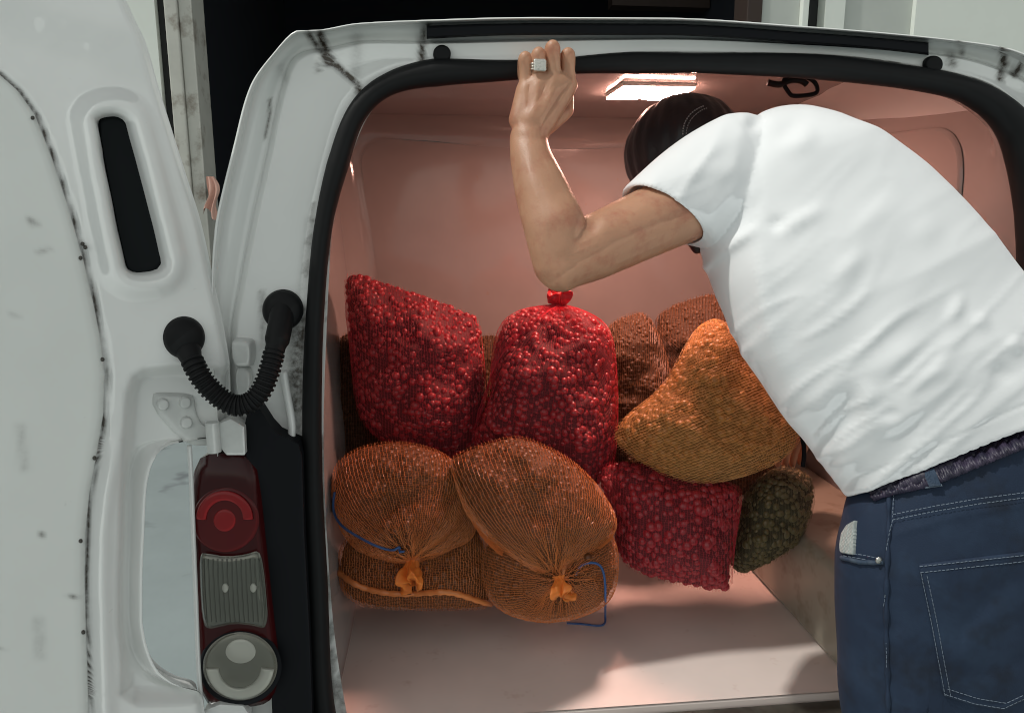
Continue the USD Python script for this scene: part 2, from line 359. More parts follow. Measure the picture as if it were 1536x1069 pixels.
look('glass_dark', (0.02, 0.025, 0.03), 0.08)
LOOK['lamp_glass'] = usdkit.material(stage, '/World/Looks/lamp_glass', {'f': ('fresnel', {'IOR': 1.5}), 't': ('transparent_bsdf', {'color': (0.93, 0.93, 0.9)}), 'g': ('glossy_bsdf', {'roughness': 0.06, 'color': (1, 1, 1)}), 'm': ('mix_closure', {})}, [('f.fac', 'm.fac'), ('t.BSDF', 'm.closure1'), ('g.BSDF', 'm.closure2')], surface='m.closure')
LOOK['lamp_glow'] = usdkit.material(stage, '/World/Looks/lamp_glow', {'e': ('emission', {'color': (1.0, 0.50, 0.39), 'strength': LAMP_E})}, surface='e.emission')

# ================================================================== ground and the building behind
FZ = float(PY(1130, 1047, 0.0)[2])                # height of the cargo floor
g = trimesh.creation.box(extents=(400, 400, 0.5)); g.apply_translation((0, 100, -0.25))
solo('ground', g, 'concrete', kind='structure', smooth=False)
BY = 4.6                                            # the building's front
def bx_at(px, y=BY): return float(PY(px, 60, y)[0])
bl = thing('building', 'pale building with a tall dark doorway behind the white van', 'building')
xa, xb, xc, xd, xe = bx_at(236), bx_at(252), bx_at(292), bx_at(1117), bx_at(1140)
part(bl, 'wall', box((-9, BY, 0), (xa, BY + 0.35, 7)), 'wall_white', smooth=False)
part(bl, 'gap_strip', box((xa + .002, BY + .06, 0), (xb - .002, BY + 0.3, 7)), 'dark_gap', smooth=False)
part(bl, 'door_post', cat([box((xb, BY - 0.04, 0), (xb + 0.09, BY + 0.3, 5.6), .012), box((xb + .092, BY - 0.015, 0), (xc, BY + 0.3, 5.6), .01)]), 'post_metal', label='rust stained grey metal post at the left of the doorway')
part(bl, 'door_post', box((xd, BY - 0.02, 0), (xe - .002, BY + .25, 5.6), .01), 'brown_wood', label='dark brown post at the right of the doorway')
xf, xg, xh, xi, xj = bx_at(1196), bx_at(1206), bx_at(1233), bx_at(1262), bx_at(1366)
part(bl, 'panel', box((xe, BY, 0), (xf, BY + 0.3, 7)), 'wall_grey', smooth=False)
part(bl, 'trim_strip', box((xf + .002, BY - .05, 0), (xg, BY + 0.3, 7), .008), 'wall_white')
part(bl, 'gap_strip', box((xg + .002, BY + .1, 0), (xh - .002, BY + 0.3, 7)), 'dark_gap', smooth=False)
part(bl, 'wall', box((xh, BY - .02, 0), (xi, BY + 0.35, 7)), 'wall_white', smooth=False)
part(bl, 'panel', box((xi + .002, BY + .02, 0), (xj - .002, BY + 0.35, 7)), 'wall_grey', smooth=False)
part(bl, 'wall', box((xj, BY - .03, 0), (10, BY + 0.35, 7)), 'wall_white', smooth=False)
part(bl, 'lintel', box((xc - .3, BY + .03, 5.6), (xd + .3, BY + .34, 7)), 'wall_white', smooth=False)
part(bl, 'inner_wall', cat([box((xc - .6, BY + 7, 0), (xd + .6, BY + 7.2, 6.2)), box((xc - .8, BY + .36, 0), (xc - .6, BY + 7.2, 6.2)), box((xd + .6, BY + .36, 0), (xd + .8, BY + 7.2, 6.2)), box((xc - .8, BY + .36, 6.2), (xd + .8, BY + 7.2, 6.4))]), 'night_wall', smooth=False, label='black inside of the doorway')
px0 = float(PY(915, 10, BY + 2.5)[0])
part(bl, 'beam', box((px0, BY + 2.4, float(PY(990, 14, BY + 2.5)[2])), (xd + .58, BY + 2.6, 6.1)), 'brown_wood', smooth=False)
q = PY(318, 292, BY - .12)  # pinkish shape of unclear nature, made up as a small draped sheet
ca_, cb_ = np.meshgrid(np.linspace(0, 1, 40), np.linspace(0, 1, 22), indexing='ij')
wide = .026 + .022 * ca_ + .012 * np.sin(7 * ca_)
cl = np.stack([q[0] + (cb_ - .5) * 2 * wide + .018 * np.sin(5 * ca_), q[1] - .02 + .022 * np.sin(cb_ * 13 + 2 * ca_) * (.3 + ca_), q[2] + .13 - .27 * ca_ * (1 - .16 * np.sin(cb_ * 6))], -1)
fr, bk = cl.reshape(-1, 3), cl.reshape(-1, 3) + [0, .006, 0]; gf = grid_faces(40, 22)
rim = np.r_[np.arange(22), np.arange(1, 40) * 22 + 21, 39 * 22 + np.arange(20, -1, -1), np.arange(38, 0, -1) * 22]; rm2 = np.roll(rim, -1)
solo('pinkish_shape', outward(np.vstack([fr, bk]), np.vstack([gf, gf[:, ::-1] + 880, np.stack([rim, rim + 880, rm2], 1), np.stack([rm2, rim + 880, rm2 + 880], 1)])), 'pink_shape_look', 'small unclear pinkish shape by the stained post behind the open door, made up as cloth', 'cloth', smooth=True)

# ================================================================== the van
van = thing('cargo_van', 'white cargo van seen from behind with its rear open and loaded with sacks', 'van')
GO = [(505, 1180), (472, 1069), (462, 900), (455, 760), (453, 640), (455, 534), (460, 450), (470, 350), (486, 272), (499, 219), (521, 164), (555, 126), (605, 103), (668, 96), (769, 94), (900, 84), (1000, 80), (1080, 79), (1214, 82), (1304, 92), (1417, 108), (1461, 118), (1497, 135), (1536, 171), (1563, 240), (1580, 340), (1592, 500), (1596, 700), (1588, 900), (1570, 1085), (1540, 1180)]
GI = [(536, 1180), (504, 1069), (493, 900), (486, 760), (483, 640), (484, 534), (488, 450), (497, 350), (510, 285), (525, 240), (544, 186), (584, 143), (640, 125), (690, 120), (769, 117), (880, 109), (1000, 109), (1090, 112), (1200, 117), (1290, 124), (1417, 144), (1461, 164), (1497, 193), (1518, 232), (1536, 310), (1550, 400), (1560, 530), (1563, 700), (1556, 900), (1538, 1085), (1508, 1180)]
# outline of the body (O), the valley of the rain channel (C), outer edge of the seal (G)
ST = [((300, 1200), (340, 1200), (500, 1200)), ((322, 900), (350, 900), (463, 900)), ((326, 650), (345, 650), (453, 650)), ((316, 500), (348, 500), (457, 500)), ((318, 400), (362, 420), (463, 420)), ((322, 345), (380, 330), (470, 350)), ((350, 220), (402, 230), (487, 270)), ((375, 130), (422, 136), (505, 206)), ((410, 80), (440, 88), (521, 164)), ((446, 46), (462, 76), (540, 140)), ((476, 45), (492, 72), (555, 126)), ((537, 35), (548, 62), (605, 103)), ((640, 30), (642, 63), (650, 98)), ((800, 26), (800, 60), (800, 92)), ((1000, 27), (1000, 58), (1000, 80)), ((1200, 39), (1200, 66), (1205, 82)), ((1440, 61), (1436, 86), (1405, 106)), ((1515, 73), (1500, 104), (1480, 127)), ((1575, 105), (1552, 132), (1520, 155)), ((1625, 200), (1598, 215), (1555, 205)), ((1680, 400), (1645, 400), (1586, 400)), ((1705, 650), (1668, 650), (1596, 650)), ((1705, 900), (1665, 900), (1588, 900)), ((1690, 1200), (1640, 1200), (1545, 1200))]
st = np.array(ST, float).reshape(len(ST), 6)
tt = np.r_[0, np.cumsum(np.linalg.norm(np.diff(st[:, 2:4], axis=0), axis=1) ** 0.8)]
NS = 420
stf = PchipInterpolator(tt, st)(np.linspace(0, tt[-1], NS))
Of, Cf, Gf_ = stf[:, :2], stf[:, 2:4], stf[:, 4:]
prof = [(-1.0, 0.16), (-0.5, 0.02), (-0.12, -0.018), (0.0, -0.030), (0.05, -0.031), (0.11, -0.024), (0.20, -0.004), (0.55, 0.008), (0.90, 0.019), (0.97, 0.019), (1.02, 0.008), (1.08, -0.001), (1.2, 0.0), (1.6, 0.004), (1.9, 0.006), (2.0, 0.010), (2.3, 0.016)]
pu, pyv = np.array(prof).T
uu = np.unique(np.r_[np.linspace(-1, -.12, 8), np.linspace(-.12, .25, 22), np.linspace(.25, .9, 10), np.linspace(.9, 1.25, 22), np.linspace(1.25, 2.3, 20)])
yy = PchipInterpolator(pu, pyv)(uu)
NU = len(uu)
ring = np.zeros((NS, NU, 3)); rpx = np.zeros((NS, NU, 2))
cpx = np.array([1010.0, 600.0])
for j, (u, y) in enumerate(zip(uu, yy)):
    if u < 0:
        out = nrm(Of - cpx); P2 = Of + out * (min(-u, .12) / .12) * 2.0
        b = PY(P2[:, 0], P2[:, 1], -0.03); b[:, 1] = y
        b += np.where(u < -.12, 1, 0) * 0.0
    elif u <= 1: P2 = Of + (Cf - Of) * u; b = PY(P2[:, 0], P2[:, 1], y)
    else: P2 = Cf + (Gf_ - Cf) * (u - 1); b = PY(P2[:, 0], P2[:, 1], y)
    ring[:, j], rpx[:, j] = b, P2
CRACKS = [([(462, 50), (470, 62), (482, 76), (492, 96)], 5, 1.0), ([(480, 50), (486, 70), (500, 95), (520, 112), (536, 126), (541, 143)], 5.0, 1.3), ([(478, 95), (478, 108)], 3, .7), ([(640, 38), (634, 60), (632, 94)], 5, 1.1), ([(535, 55), (535, 80), (533, 120)], 8, .25),
          ([(405, 150), (404, 175), (398, 205)], 2.6, .8), ([(466, 330), (458, 400), (452, 440)], 7, .3), ([(450, 480), (444, 560), (448, 610)], 15, .95), ([(392, 440), (396, 520)], 5, .5), ([(1505, 72), (1506, 95), (1500, 118)], 5, 1.2), ([(1520, 112), (1536, 96)], 5, 1.2), ([(1426, 86), (1428, 95)], 7, .8), ([(500, 240), (492, 280)], 4, .2), ([(1440, 62), (1442, 80)], 4, .7), ([(420, 100), (428, 120)], 6, .25)]
flat = rpx.reshape(-1, 2); dirt = np.zeros(len(flat))
for line, w, a in CRACKS:
    d, _ = ldist(flat, line); dirt = np.maximum(dirt, a * np.exp(-(d / w) ** 2))
dirt = np.maximum(dirt, 0.55 * np.tile((uu > 1.9) * 1.0, NS) * (meshkit.fbm(np.c_[flat / 40.0, 0 * flat[:, :1]], 3, 5) > .5))
groove = np.zeros(len(flat))
for line, w, a in CRACKS[:2] + CRACKS[3:4] + CRACKS[9:11]:
    d, _ = ldist(flat, line); groove += np.exp(-(d / 3.0) ** 2) * 0.004
rv = ring.reshape(-1, 3) + groove[:, None] * np.array([0, 1, 0])
rf = grid_faces(NS, NU)
nn = trimesh.Trimesh(rv, rf, process=False).face_normals
if nn[(rv[rf[:, 0], 1] < 0.02)].mean(0)[1] > 0: rf = rf[:, ::-1]
part(van, 'rear_frame', (rv, rf), 'paint', smooth=True, prim={'dirt': dirt})
# body behind the frame: swept back, down to a bonnet
Ob = PY(Of[:, 0], Of[:, 1], -0.03); base = ring[:, 0].copy()
base[:, 2] = np.maximum(base[:, 2], 0.30)
secs = []
for y, sx, sz in ((0.158, 1, 1), (1.0, 1.03, 1.01), (2.2, 1.04, 1.0), (2.45, 1.03, .97), (3.0, 1.0, 0.68), (3.7, .96, .60), (3.85, .92, .50)):
    s_ = base.copy(); cx = 0.42; s_[:, 0] = cx + (s_[:, 0] - cx) * sx; s_[:, 2] = 0.36 + (s_[:, 2] - 0.36) * sz; s_[:, 1] = y; secs.append(s_)
bv = np.array(secs); bf = grid_faces(len(secs), NS)
bv2 = np.vstack([bv.reshape(-1, 3), [[0.42, 3.87, .7]]]); k = np.arange(NS - 1); o = (len(secs) - 1) * NS
bf = np.vstack([bf, np.stack([o + k, o + k + 1, np.full(NS - 1, len(bv2) - 1)], 1)])
part(van, 'body_shell', (bv2, bf), 'paint_plain', smooth=30)
x0v, x1v = float(base[:, 0].min()), float(base[:, 0].max())
part(van, 'windscreen', box((x0v + .2, 2.52, 1.22), (x1v - .2, 2.6, 1.24)), 'glass_dark')
part(van, 'rear_bumper', box((x0v - .02, -0.085, 0.22), (x1v + .02, 0.10, FZ - .065), 0.03), 'black_trim')
for wx in (x0v + .1, x1v - .1):
    for wy in (0.75, 3.15):
        ty = trimesh.creation.torus(0.235, 0.085, 40, 16); ty.apply_transform(trimesh.transformations.rotation_matrix(np.pi / 2, (0, 1, 0))); ty.apply_translation((wx, wy, 0.322))
        wp = part(van, 'wheel', ty, 'black_trim', smooth=True)
        rm = trimesh.creation.cylinder(0.19, 0.12); rm.apply_transform(trimesh.transformations.rotation_matrix(np.pi / 2, (0, 1, 0))); rm.apply_translation((wx, wy, 0.322))
        part(wp, 'rim', rm, 'hinge_metal')
# seal
gi, go = np.array(GI, float), np.array(GO, float)
mid = spline((gi + go) / 2, 500); hw = np.interp(np.linspace(0, 1, 500), np.linspace(0, 1, len(gi)), np.linalg.norm(gi - go, axis=1) / 2)
dd = proj(PY(mid[:, 0], mid[:, 1], 0.0))[1]
wob = 1 + .05 * (meshkit.noise(np.c_[np.arange(500) / 22.0, np.zeros(500), np.zeros(500)], 3) - .5)
part(van, 'door_seal', tube(PY(mid[:, 0], mid[:, 1], -0.002), hw * dd / FOC * 0.97 * wob, 22), 'rubber', smooth=True)
# black strip under the roof edge and two plugs
sp = []
xs = np.linspace(640, 1440, 120)
Oy = np.interp(xs, Of[150:, 0], Of[150:, 1]) if False else np.array([Of[np.argmin(np.abs(Of[:, 0] - x) + 1e3 * (Of[:, 1] > 300)), 1] for x in xs])
top, bot = spline(np.c_[xs, Oy + 9][::8], 160), spline(np.c_[xs, Oy + 9 + np.interp(xs, [640, 760, 1300, 1440], [20, 18, 17, 20])][::8], 160)
rows = [(top, 0.012), (top, -.018), (top * .8 + bot * .2, -.024), (top * .2 + bot * .8, -.024), (bot, -.016), (bot, 0.012)]
sv = np.stack([PY(p[:, 0], p[:, 1], y) for p, y in rows], 1).reshape(-1, 3)
sf = grid_faces(160, 6, False, True)
part(van, 'roof_strip', outward(sv, sf), 'black_trim', smooth=30)
for px, py in ((663, 81), (1400, 97)):
    o = PY(px, py, -0.004)
    part(van, 'plug', cat([disc(px, py, 13.5, o, (0, -1, 0), back=.006, bulge=.005, flat=True), pad([(px - 8, py + 4), (px + 8, py + 4), (px + 10, py + 20), (px - 10, py + 20)], o, (0, -1, 0), back=.006, bulge=.002, k=1)]), 'rubber')
# lip between seal and lining, lining, floor, bulkhead
NA = 300
cw = np.array([0.40, 1.18])                       # x, z of the opening's middle
XL, XR, ZC, YB = -0.30, 1.13, 1.755, 1.20
def open_r(px, y):
    P = PY(*spline(px, 600).T, y); uv = P[:, [0, 2]]
    return polar(uv, cw, NA)
th, r_in = open_r(GI, 0.03)
def rrect(x0, x1, z0, z1, rad):
    a = np.linspace(0, np.pi / 2, 14); pts = []
    for cx, cz, a0 in ((x1 - rad, z1 - rad, 0), (x0 + rad, z1 - rad, np.pi / 2), (x0 + rad, z0 + .02, np.pi), (x1 - .02, z0 + .02, 1.5 * np.pi)):
        r = rad if cz > cw[1] else .02
        pts += [(cx + r * math.cos(t + a0), cz + r * math.sin(t + a0)) for t in a]
    return np.array(pts)
rb = polar(rrect(XL, XR, FZ - .004, ZC, 0.10), cw, NA)[1]
cs = np.stack([np.cos(th), np.sin(th)], -1)
def ringv(r, y):
    p = cw + r[:, None] * cs; return np.c_[p[:, 0], np.full(NA, y), p[:, 1]]
lipv = np.vstack([ringv(r_in * 1.0, -.0), ringv(r_in * 1.004, 0.03), ringv(r_in * 1.012, .055)])
lf = grid_faces(3, NA, False, True)
part(van, 'lip_trim', (lipv, lf[:, ::-1]), 'lip_trim', smooth=60)
r_lip = r_in * 1.012
bow = 1 - 0.0
rings = [ringv(r_lip, 0.055)]
for y in np.linspace(0.075, 0.17, 8):
    t = sstep(np.array([y]), 0.06, 0.17)[0]; rings.append(ringv(r_lip * (1 - t) + rb * t, y))
for y in np.linspace(0.2, 1.08, 26): rings.append(ringv(rb, y))
for a in np.linspace(0, np.pi / 2, 18)[1:]: rings.append(ringv(rb - .09 * (1 - math.cos(a)), 1.08 + .09 * math.sin(a)))
rv = np.vstack(rings); lf = grid_faces(len(rings), NA, False, True)[:, ::-1]
rv = rv + (meshkit.fbm(rv * 3.0, 3, 2)[:, None] - .5) * 0.006 * np.clip((rv[:, 1:2] - .1) * 5, 0, 1)
part(van, 'cargo_lining', (rv, lf), 'lining', smooth=True)
last = rings[-1]
part(van, 'bulkhead', (np.vstack([last, [[cw[0], 1.172, cw[1]]]]), np.stack([np.arange(NA), (np.arange(NA) + 1) % NA, np.full(NA, NA)], 1)), 'lining', smooth=False)
fx = np.linspace(XL + .004, XR - .004, 60); fy = np.linspace(0.0, 1.16, 64)
FX, FY = np.meshgrid(fx, fy, indexing='ij')
fzz = FZ + .004 + .0025 * (meshkit.fbm(np.stack([FX * 3, FY * 3, 0 * FX], -1), 3, 9) - .5)
fl = np.stack([FX, FY, fzz], -1).reshape(-1, 3)
r0 = PY(np.array([470.0, 1610.0]), 1069, 0.03)
fxe = np.linspace(r0[0, 0] + .05, r0[1, 0] - .05, 60)
part(van, 'cargo_floor', (fl, grid_faces(60, 64)), 'floor_skin', smooth=True)
part(van, 'floor_edge', box((XL + .08, 0.0, FZ - .03), (XR - .08, 0.0345, FZ + .0005), .004), 'floor_skin')
part(van, 'sill', box((XL + .02, -0.055, FZ - .06), (XR - .02, -0.002, FZ - .012), .008), 'sill_metal')
part(van, 'side_ledge', box((0.855, 0.06, FZ + .002), (XR - .006, 1.12, FZ + .225), 0.022), 'ledge_skin', smooth=40)
# side panel of the right wall with a rounded corner
pr = [(0.21, FZ + .26), (0.21, 1.50), (0.22, 1.585), (0.26, 1.635), (0.33, 1.655), (1.0, 1.66), (1.03, 1.62), (1.03, FZ + .26)]
pv = chaikin(np.array(pr), 2); cc = pv.mean(0); s_ = pv - cc
v1 = np.c_[np.full(len(pv), XR - .002), pv]; v2 = np.c_[np.full(len(pv), XR - .007), cc + s_ * .99]; v3 = np.c_[np.full(len(pv), XR - .009), cc + s_ * .975]
pvv = np.vstack([v1, v2, v3, [[XR - .009, *cc]]]); L = len(pv); kk = np.arange(L)
pf = np.vstack([grid_faces(3, L, False, True), np.stack([2 * L + kk, 2 * L + (kk + 1) % L, np.full(L, 3 * L)], 1)])
part(van, 'side_panel', outward(pvv, pf), 'lining', smooth=30)
# ceiling lamp
zc = ZC - .006
a = np.array([PZ(919, 139, zc)[0], PZ(970, 128, zc)[1], 0]); b = np.array([PZ(1023, 139, zc)[0], PZ(970, 146, zc)[1], 0])
a[1], b[1] = min(a[1], b[1]), max(a[1], b[1])
lm = part(van, 'ceiling_lamp', box((a[0] - .003, a[1] - .003, zc - .003), (b[0] + .003, b[1] + .003, zc + .01), .004), 'board')
mx = a[0] * .5 + b[0] * .5
part(lm, 'lamp_cover', union([box((a[0], a[1], zc - .0075), (b[0], b[1] - .02, zc - .004), .004), box((a[0], b[1] - .03, zc - .0075), (mx - .006, b[1], zc - .004), .004), box((mx + .006, b[1] - .03, zc - .0075), (b[0], b[1], zc - .004), .004)]), 'lamp_glow')
# latch ring hanging under the roof
hy = 0.13
hp = [(1176, 120), (1184, 140), (1190, 144), (1221, 141), (1226, 136), (1216, 119)]
lt = part(van, 'roof_latch', tube(PY(*spline(hp, 50, True).T, hy), .0042, 8, True), 'black_trim', smooth=True)
part(lt, 'hook', tube(PY(*spline([(1152, 124), (1170, 127), (1182, 122), (1200, 121), (1210, 127)], 24).T, hy), .006, 8), 'rubber', smooth=True)

# ------------------------------------------------------------------ tail lamp, added black shade panel, hose on the left pillar
ty = -0.052
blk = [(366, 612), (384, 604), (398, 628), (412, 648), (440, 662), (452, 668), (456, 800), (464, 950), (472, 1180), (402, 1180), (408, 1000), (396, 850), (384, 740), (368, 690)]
part(van, 'pillar_shade_panel', prism(blk, -0.036, 0.012), 'black_trim', smooth=40)  # black panel added to stand in for deep shade beside the lamp
lamp_o = [(285, 682), (340, 680), (378, 684), (388, 704), (397, 790), (407, 890), (415, 960), (420, 1000), (412, 1048), (385, 1060), (318, 1060), (303, 1048), (297, 980), (290, 850)]
tl = part(van, 'tail_lamp', pad(lamp_o, PY(350, 870, -0.030), (-.12, -1, 0), back=.04, bulge=.016, flat=True, k=2), 'lamp_red', smooth=30)
tn = (-.12, -1, 0)
def onlamp(poly, mat, name, off, bulge, **kw):
    c = np.mean(poly, 0); o = PP(c[0], c[1], PY(350, 870, -0.030), tn) + nrm(np.array(tn)) * off
    part(tl, name, pad(poly, o, tn, back=.004, bulge=bulge, **kw), mat, smooth=True)
circ = lambda x, y, rx, ry=None, n=28: [(x + rx * math.cos(t), y + (ry or rx) * math.sin(t)) for t in np.linspace(0, 2 * math.pi, n, endpoint=False)]
onlamp(circ(338, 780, 50, 49), 'lamp_deep_red', 'brake_lens', .0155, .004)
def ringseg(cx, cy, r0, r1, a0, a1, off, wpx):
    a = np.radians(np.linspace(a0, a1, 40)); rr = (r0 + r1) / 2
    o = PP(cx, cy, PY(350, 870, -0.030), tn) + nrm(np.array(tn)) * off
    pts = PP(cx + rr * np.cos(a), cy + rr * np.sin(a), o, tn)
    t = tube(pts, (r1 - r0) / 2 * 1.26 / FOC, 10)
    v, f = t; v = v - np.outer((v - o) @ nrm(np.array(tn)), nrm(np.array(tn))) * .65
    return v, f
part(tl, 'brake_ring', ringseg(337, 778, 27, 43, 180, 360, .0195, 8), 'lamp_bright_red', smooth=True)
onlamp(circ(337, 780, 17), 'lamp_bright_red', 'bulb_window', .019, .003)
onlamp([(299, 829), (310, 829), (340, 834), (370, 830), (388, 824), (394, 850), (398, 890), (401, 930), (396, 943), (380, 938), (350, 935), (325, 941), (309, 944), (303, 925), (300, 880)], 'lamp_smoke', 'indicator_lens', .0155, .005, flat=True, k=1)
for x, wd in ((330, 11), (337, 9), (376, 10), (385, 7)):
    onlamp([(x - wd, 864), (x + wd, 862), (x + wd + 3, 922), (x - wd + 2, 924)], 'lamp_dull', 'reflector', .0188, .0012, k=2)
for x in np.linspace(306, 390, 13):
    q_ = PP(np.array([x - 1, x + 1, x + 4]), np.array([838, 885, 932]), PY(350, 870, -0.030) + nrm(np.array(tn)) * .0205, tn)
    part(tl, 'lens_rib', tube(q_, .0012, 6), 'lamp_smoke', smooth=True)
for x in (338, 380):
    onlamp(circ(x, 881, 5, 7), 'lamp_chrome', 'bulb', .0208, .003)  # pale pads paint the two glints on the indicator lens
onlamp(circ(360, 1000, 62, 58), 'black_trim', 'lamp_surround', .0145, .004, flat=True)
onlamp(circ(360, 999, 56, 51), 'lamp_dull', 'reversing_lens', .0185, .005)
part(tl, 'reversing_ring', ringseg(360, 998, 31, 52, 5, 175, .0225, 10), 'lamp_chrome', smooth=True)
onlamp(circ(361, 978, 24, 20), 'lamp_chrome', 'bulb_window', .0215, .003)
onlamp(circ(360, 999, 55, 50), 'lamp_glass', 'reversing_cover', .0245, .007)
onlamp([(301, 831), (310, 831), (340, 836), (370, 832), (387, 826), (393, 850), (397, 890), (400, 930), (395, 941), (380, 936), (350, 933), (325, 939), (310, 942), (305, 925), (302, 880)], 'lamp_glass', 'indicator_cover', .0225, .004, flat=True, k=1)
part(van, 'lamp_edge_trim', tube(PY(*spline([(284, 668), (287, 720), (290, 800), (294, 900), (298, 1000), (303, 1060)], 60).T, -.045), .004, 8), 'paint_plain', smooth=True)
part(van, 'lower_bracket', prism([(305, 1066), (330, 1056), (365, 1058), (372, 1069), (372, 1120), (300, 1120)], -.05, -.02), 'paint_plain')
# stopper on the pillar
o = PY(366, 525, -.006)
part(van, 'door_stopper', cat([pad([(349, 512), (353, 506), (378, 508), (382, 515), (382, 545), (375, 550), (352, 548)], o, (0, -1, 0), back=.01, bulge=.022, flat=True), pad([(352, 546), (378, 548), (378, 585), (368, 598), (356, 596)], o, (0, -1, 0), back=.01, bulge=.010, flat=True)]), 'hinge_metal', smooth=40)
part(van, 'pillar_edge', tube(PY(*spline([(425, 556), (430, 590), (438, 640), (436, 660)], 30).T, -.008), .007, 8), 'paint_plain', smooth=True)

# ------------------------------------------------------------------ the left rear door, swung wide open
DA = math.radians(150)
DH = PY(334, 650, -0.035)
DN = np.array([math.sin(DA) * 1.0, math.cos(DA), 0.0]); DN = np.array([0.5, -0.8660254, 0.0])
E = np.array([(-260, -40), (-160, 60), (-60, 138), (0, 188), (30, 202), (60, 217), (130, 240), (200, 262), (260, 281), (330, 303), (420, 323), (500, 340), (560, 348), (620, 349), (655, 345), (661, 300), (664, 284), (668, 262), (676, 246), (688, 235), (710, 226), (740, 221), (800, 218), (880, 215), (930, 215), (960, 219), (990, 228), (1010, 239), (1025, 256), (1035, 276), (1042, 300), (1050, 306), (1200, 316)], float)
ys = np.unique(np.r_[np.arange(-260, 640, 3.0), np.arange(640, 760, 1.0), np.arange(760, 960, 3.0), np.arange(960, 1056, 1.0), np.arange(1056, 1190, 3.0)])
ed = PchipInterpolator(E[:, 0], E[:, 1])(ys)
ucol = np.unique(np.r_[1 - np.linspace(0, 1, 110) ** 1.0, 1 - np.array([0.2, .5, 1, 1.6, 2.4, 3.4]) / 300.0])
LX = -330.0
GX = LX + (ed[:, None] - LX) * ucol[None]
GY = np.broadcast_to(ys[:, None], GX.shape)
q = np.c_[GX.ravel(), GY.ravel()]
SLOT = chaikin([(146, 184), (152, 176), (172, 173), (184, 176), (192, 186), (243, 385), (243, 398), (236, 406), (212, 410), (196, 408), (188, 398)], 1)
LINE = np.array([(-330, 60), (-100, 78), (0, 110), (30, 137), (55, 172), (80, 235), (105, 310), (128, 390), (142, 450), (154, 510), (160, 560), (158, 620), (148, 680), (137, 740), (131, 800), (130, 870), (132, 950), (134, 1000), (136, 1069), (138, 1200)], float)
REC = np.array([(188, 1042), (186, 900), (188, 760), (190, 660), (196, 590), (205, 566), (222, 556), (262, 552), (420, 556), (420, 1046), (260, 1052), (205, 1054)], float)
ds = sdist(q, SLOT)
h = np.zeros(len(q))
ridge = 0.009 * (1 - sstep(ds, 20, 46)) * sstep(ds, -2, 13)                       # raised pad round the hand slot
h += ridge
h -= 0.030 * (1 - sstep(ds, -5, 3))
dr = sdist(q, REC)
h -= 0.024 * (1 - sstep(dr, -17, 9))
edge_px = np.repeat(ed, GX.shape[1]) - q[:, 0]
cut = sstep(q[:, 1], 655, 690) * (1 - sstep(q[:, 1], 1030, 1050))
h += 0.014 * cut * (1 - sstep(edge_px, 3, 17))
h -= 0.012 * cut * np.exp(-((edge_px - 24) / 9) ** 2) * (q[:, 0] > 150)
h -= 0.010 * (1 - sstep(edge_px, 0, 14)) * (1 - cut)                               # rolled edge
dl, _ = ldist(q, LINE)
h -= 0.006 * np.exp(-(dl / 3.2) ** 2)
band = q[:, 0] - np.interp(q[:, 1], LINE[:, 1], LINE[:, 0])
h += 0.007 * np.exp(-((band - 22) / 14) ** 2) * sstep(q[:, 1], 620, 720)
h += 0.010 * sstep(-(q[:, 1] - (20 + 0.32 * (q[:, 0] + 30))), -40, 60)             # top rail stands out a little
h += 0.0016 * (meshkit.fbm(np.c_[q / 70.0, 0 * q[:, :1]], 3, 4) - .5)
dv = PP(q[:, 0], q[:, 1], DH, DN) + h[:, None] * DN
R_, C_ = GX.shape
back = PP(GX[:, -1], GY[:, -1], DH, DN) - DN * 0.012
back2 = PP(GX[:, -1], GY[:, -1], DH, DN) - DN * 0.05 - np.array([-.866, -.5, 0]) * -0.006
skin = np.concatenate([dv.reshape(R_, C_, 3), back[:, None], back2[:, None]], 1)
ddirt = 1.1 * np.exp(-(dl / 2.2) ** 2) * (.75 + .25 * meshkit.noise(np.c_[q / 60.0, 0 * q[:, :1]], 2)) + 0.08 * np.exp(-(dl / 9) ** 2)
ddirt = np.concatenate([ddirt.reshape(R_, C_), np.zeros((R_, 2))], 1).ravel()
dfc = grid_faces(R_, C_ + 2)
sv = skin.reshape(-1, 3)
if (trimesh.Trimesh(sv, dfc, process=False).face_normals @ DN).mean() < 0: dfc = dfc[:, ::-1]
door = part(van, 'left_door', (sv, dfc), 'paint', smooth=True, prim={'dirt': ddirt}, label='left rear door swung wide open')
oc = PP(GX[:, ::6], GY[:, ::6], DH, DN) - DN * 0.052
of = grid_faces(oc.shape[0], oc.shape[1])
if (trimesh.Trimesh(oc.reshape(-1, 3), of, process=False).face_normals @ DN).mean() > 0: of = of[:, ::-1]
part(door, 'outer_skin', (oc.reshape(-1, 3), of), 'paint_plain', smooth=True)
bx = np.interp(ys, LINE[:, 1], LINE[:, 0]) - 3.2
m_ = ys > 62
by, bxx = ys[m_], bx[m_]
uc = np.unique(np.r_[np.linspace(0, 1, 50), 1 - np.array([.4, 1.0]) / 400])
BX = LX + (bxx[:, None] - LX) * uc[None]; BYY = np.broadcast_to(by[:, None], BX.shape)
bh = 0.0035 - 0.003 * (1 - sstep(bxx[:, None] - BX, 0, 4)) + 0.002 * (meshkit.fbm(np.stack([BX / 120, BYY / 120, 0 * BX], -1), 2, 8) - .5)
bv = PP(BX, BYY, DH, DN) + bh[..., None] * DN
bfc = grid_faces(*BX.shape)
if (trimesh.Trimesh(bv.reshape(-1, 3), bfc, process=False).face_normals @ DN).mean() < 0: bfc = bfc[:, ::-1]
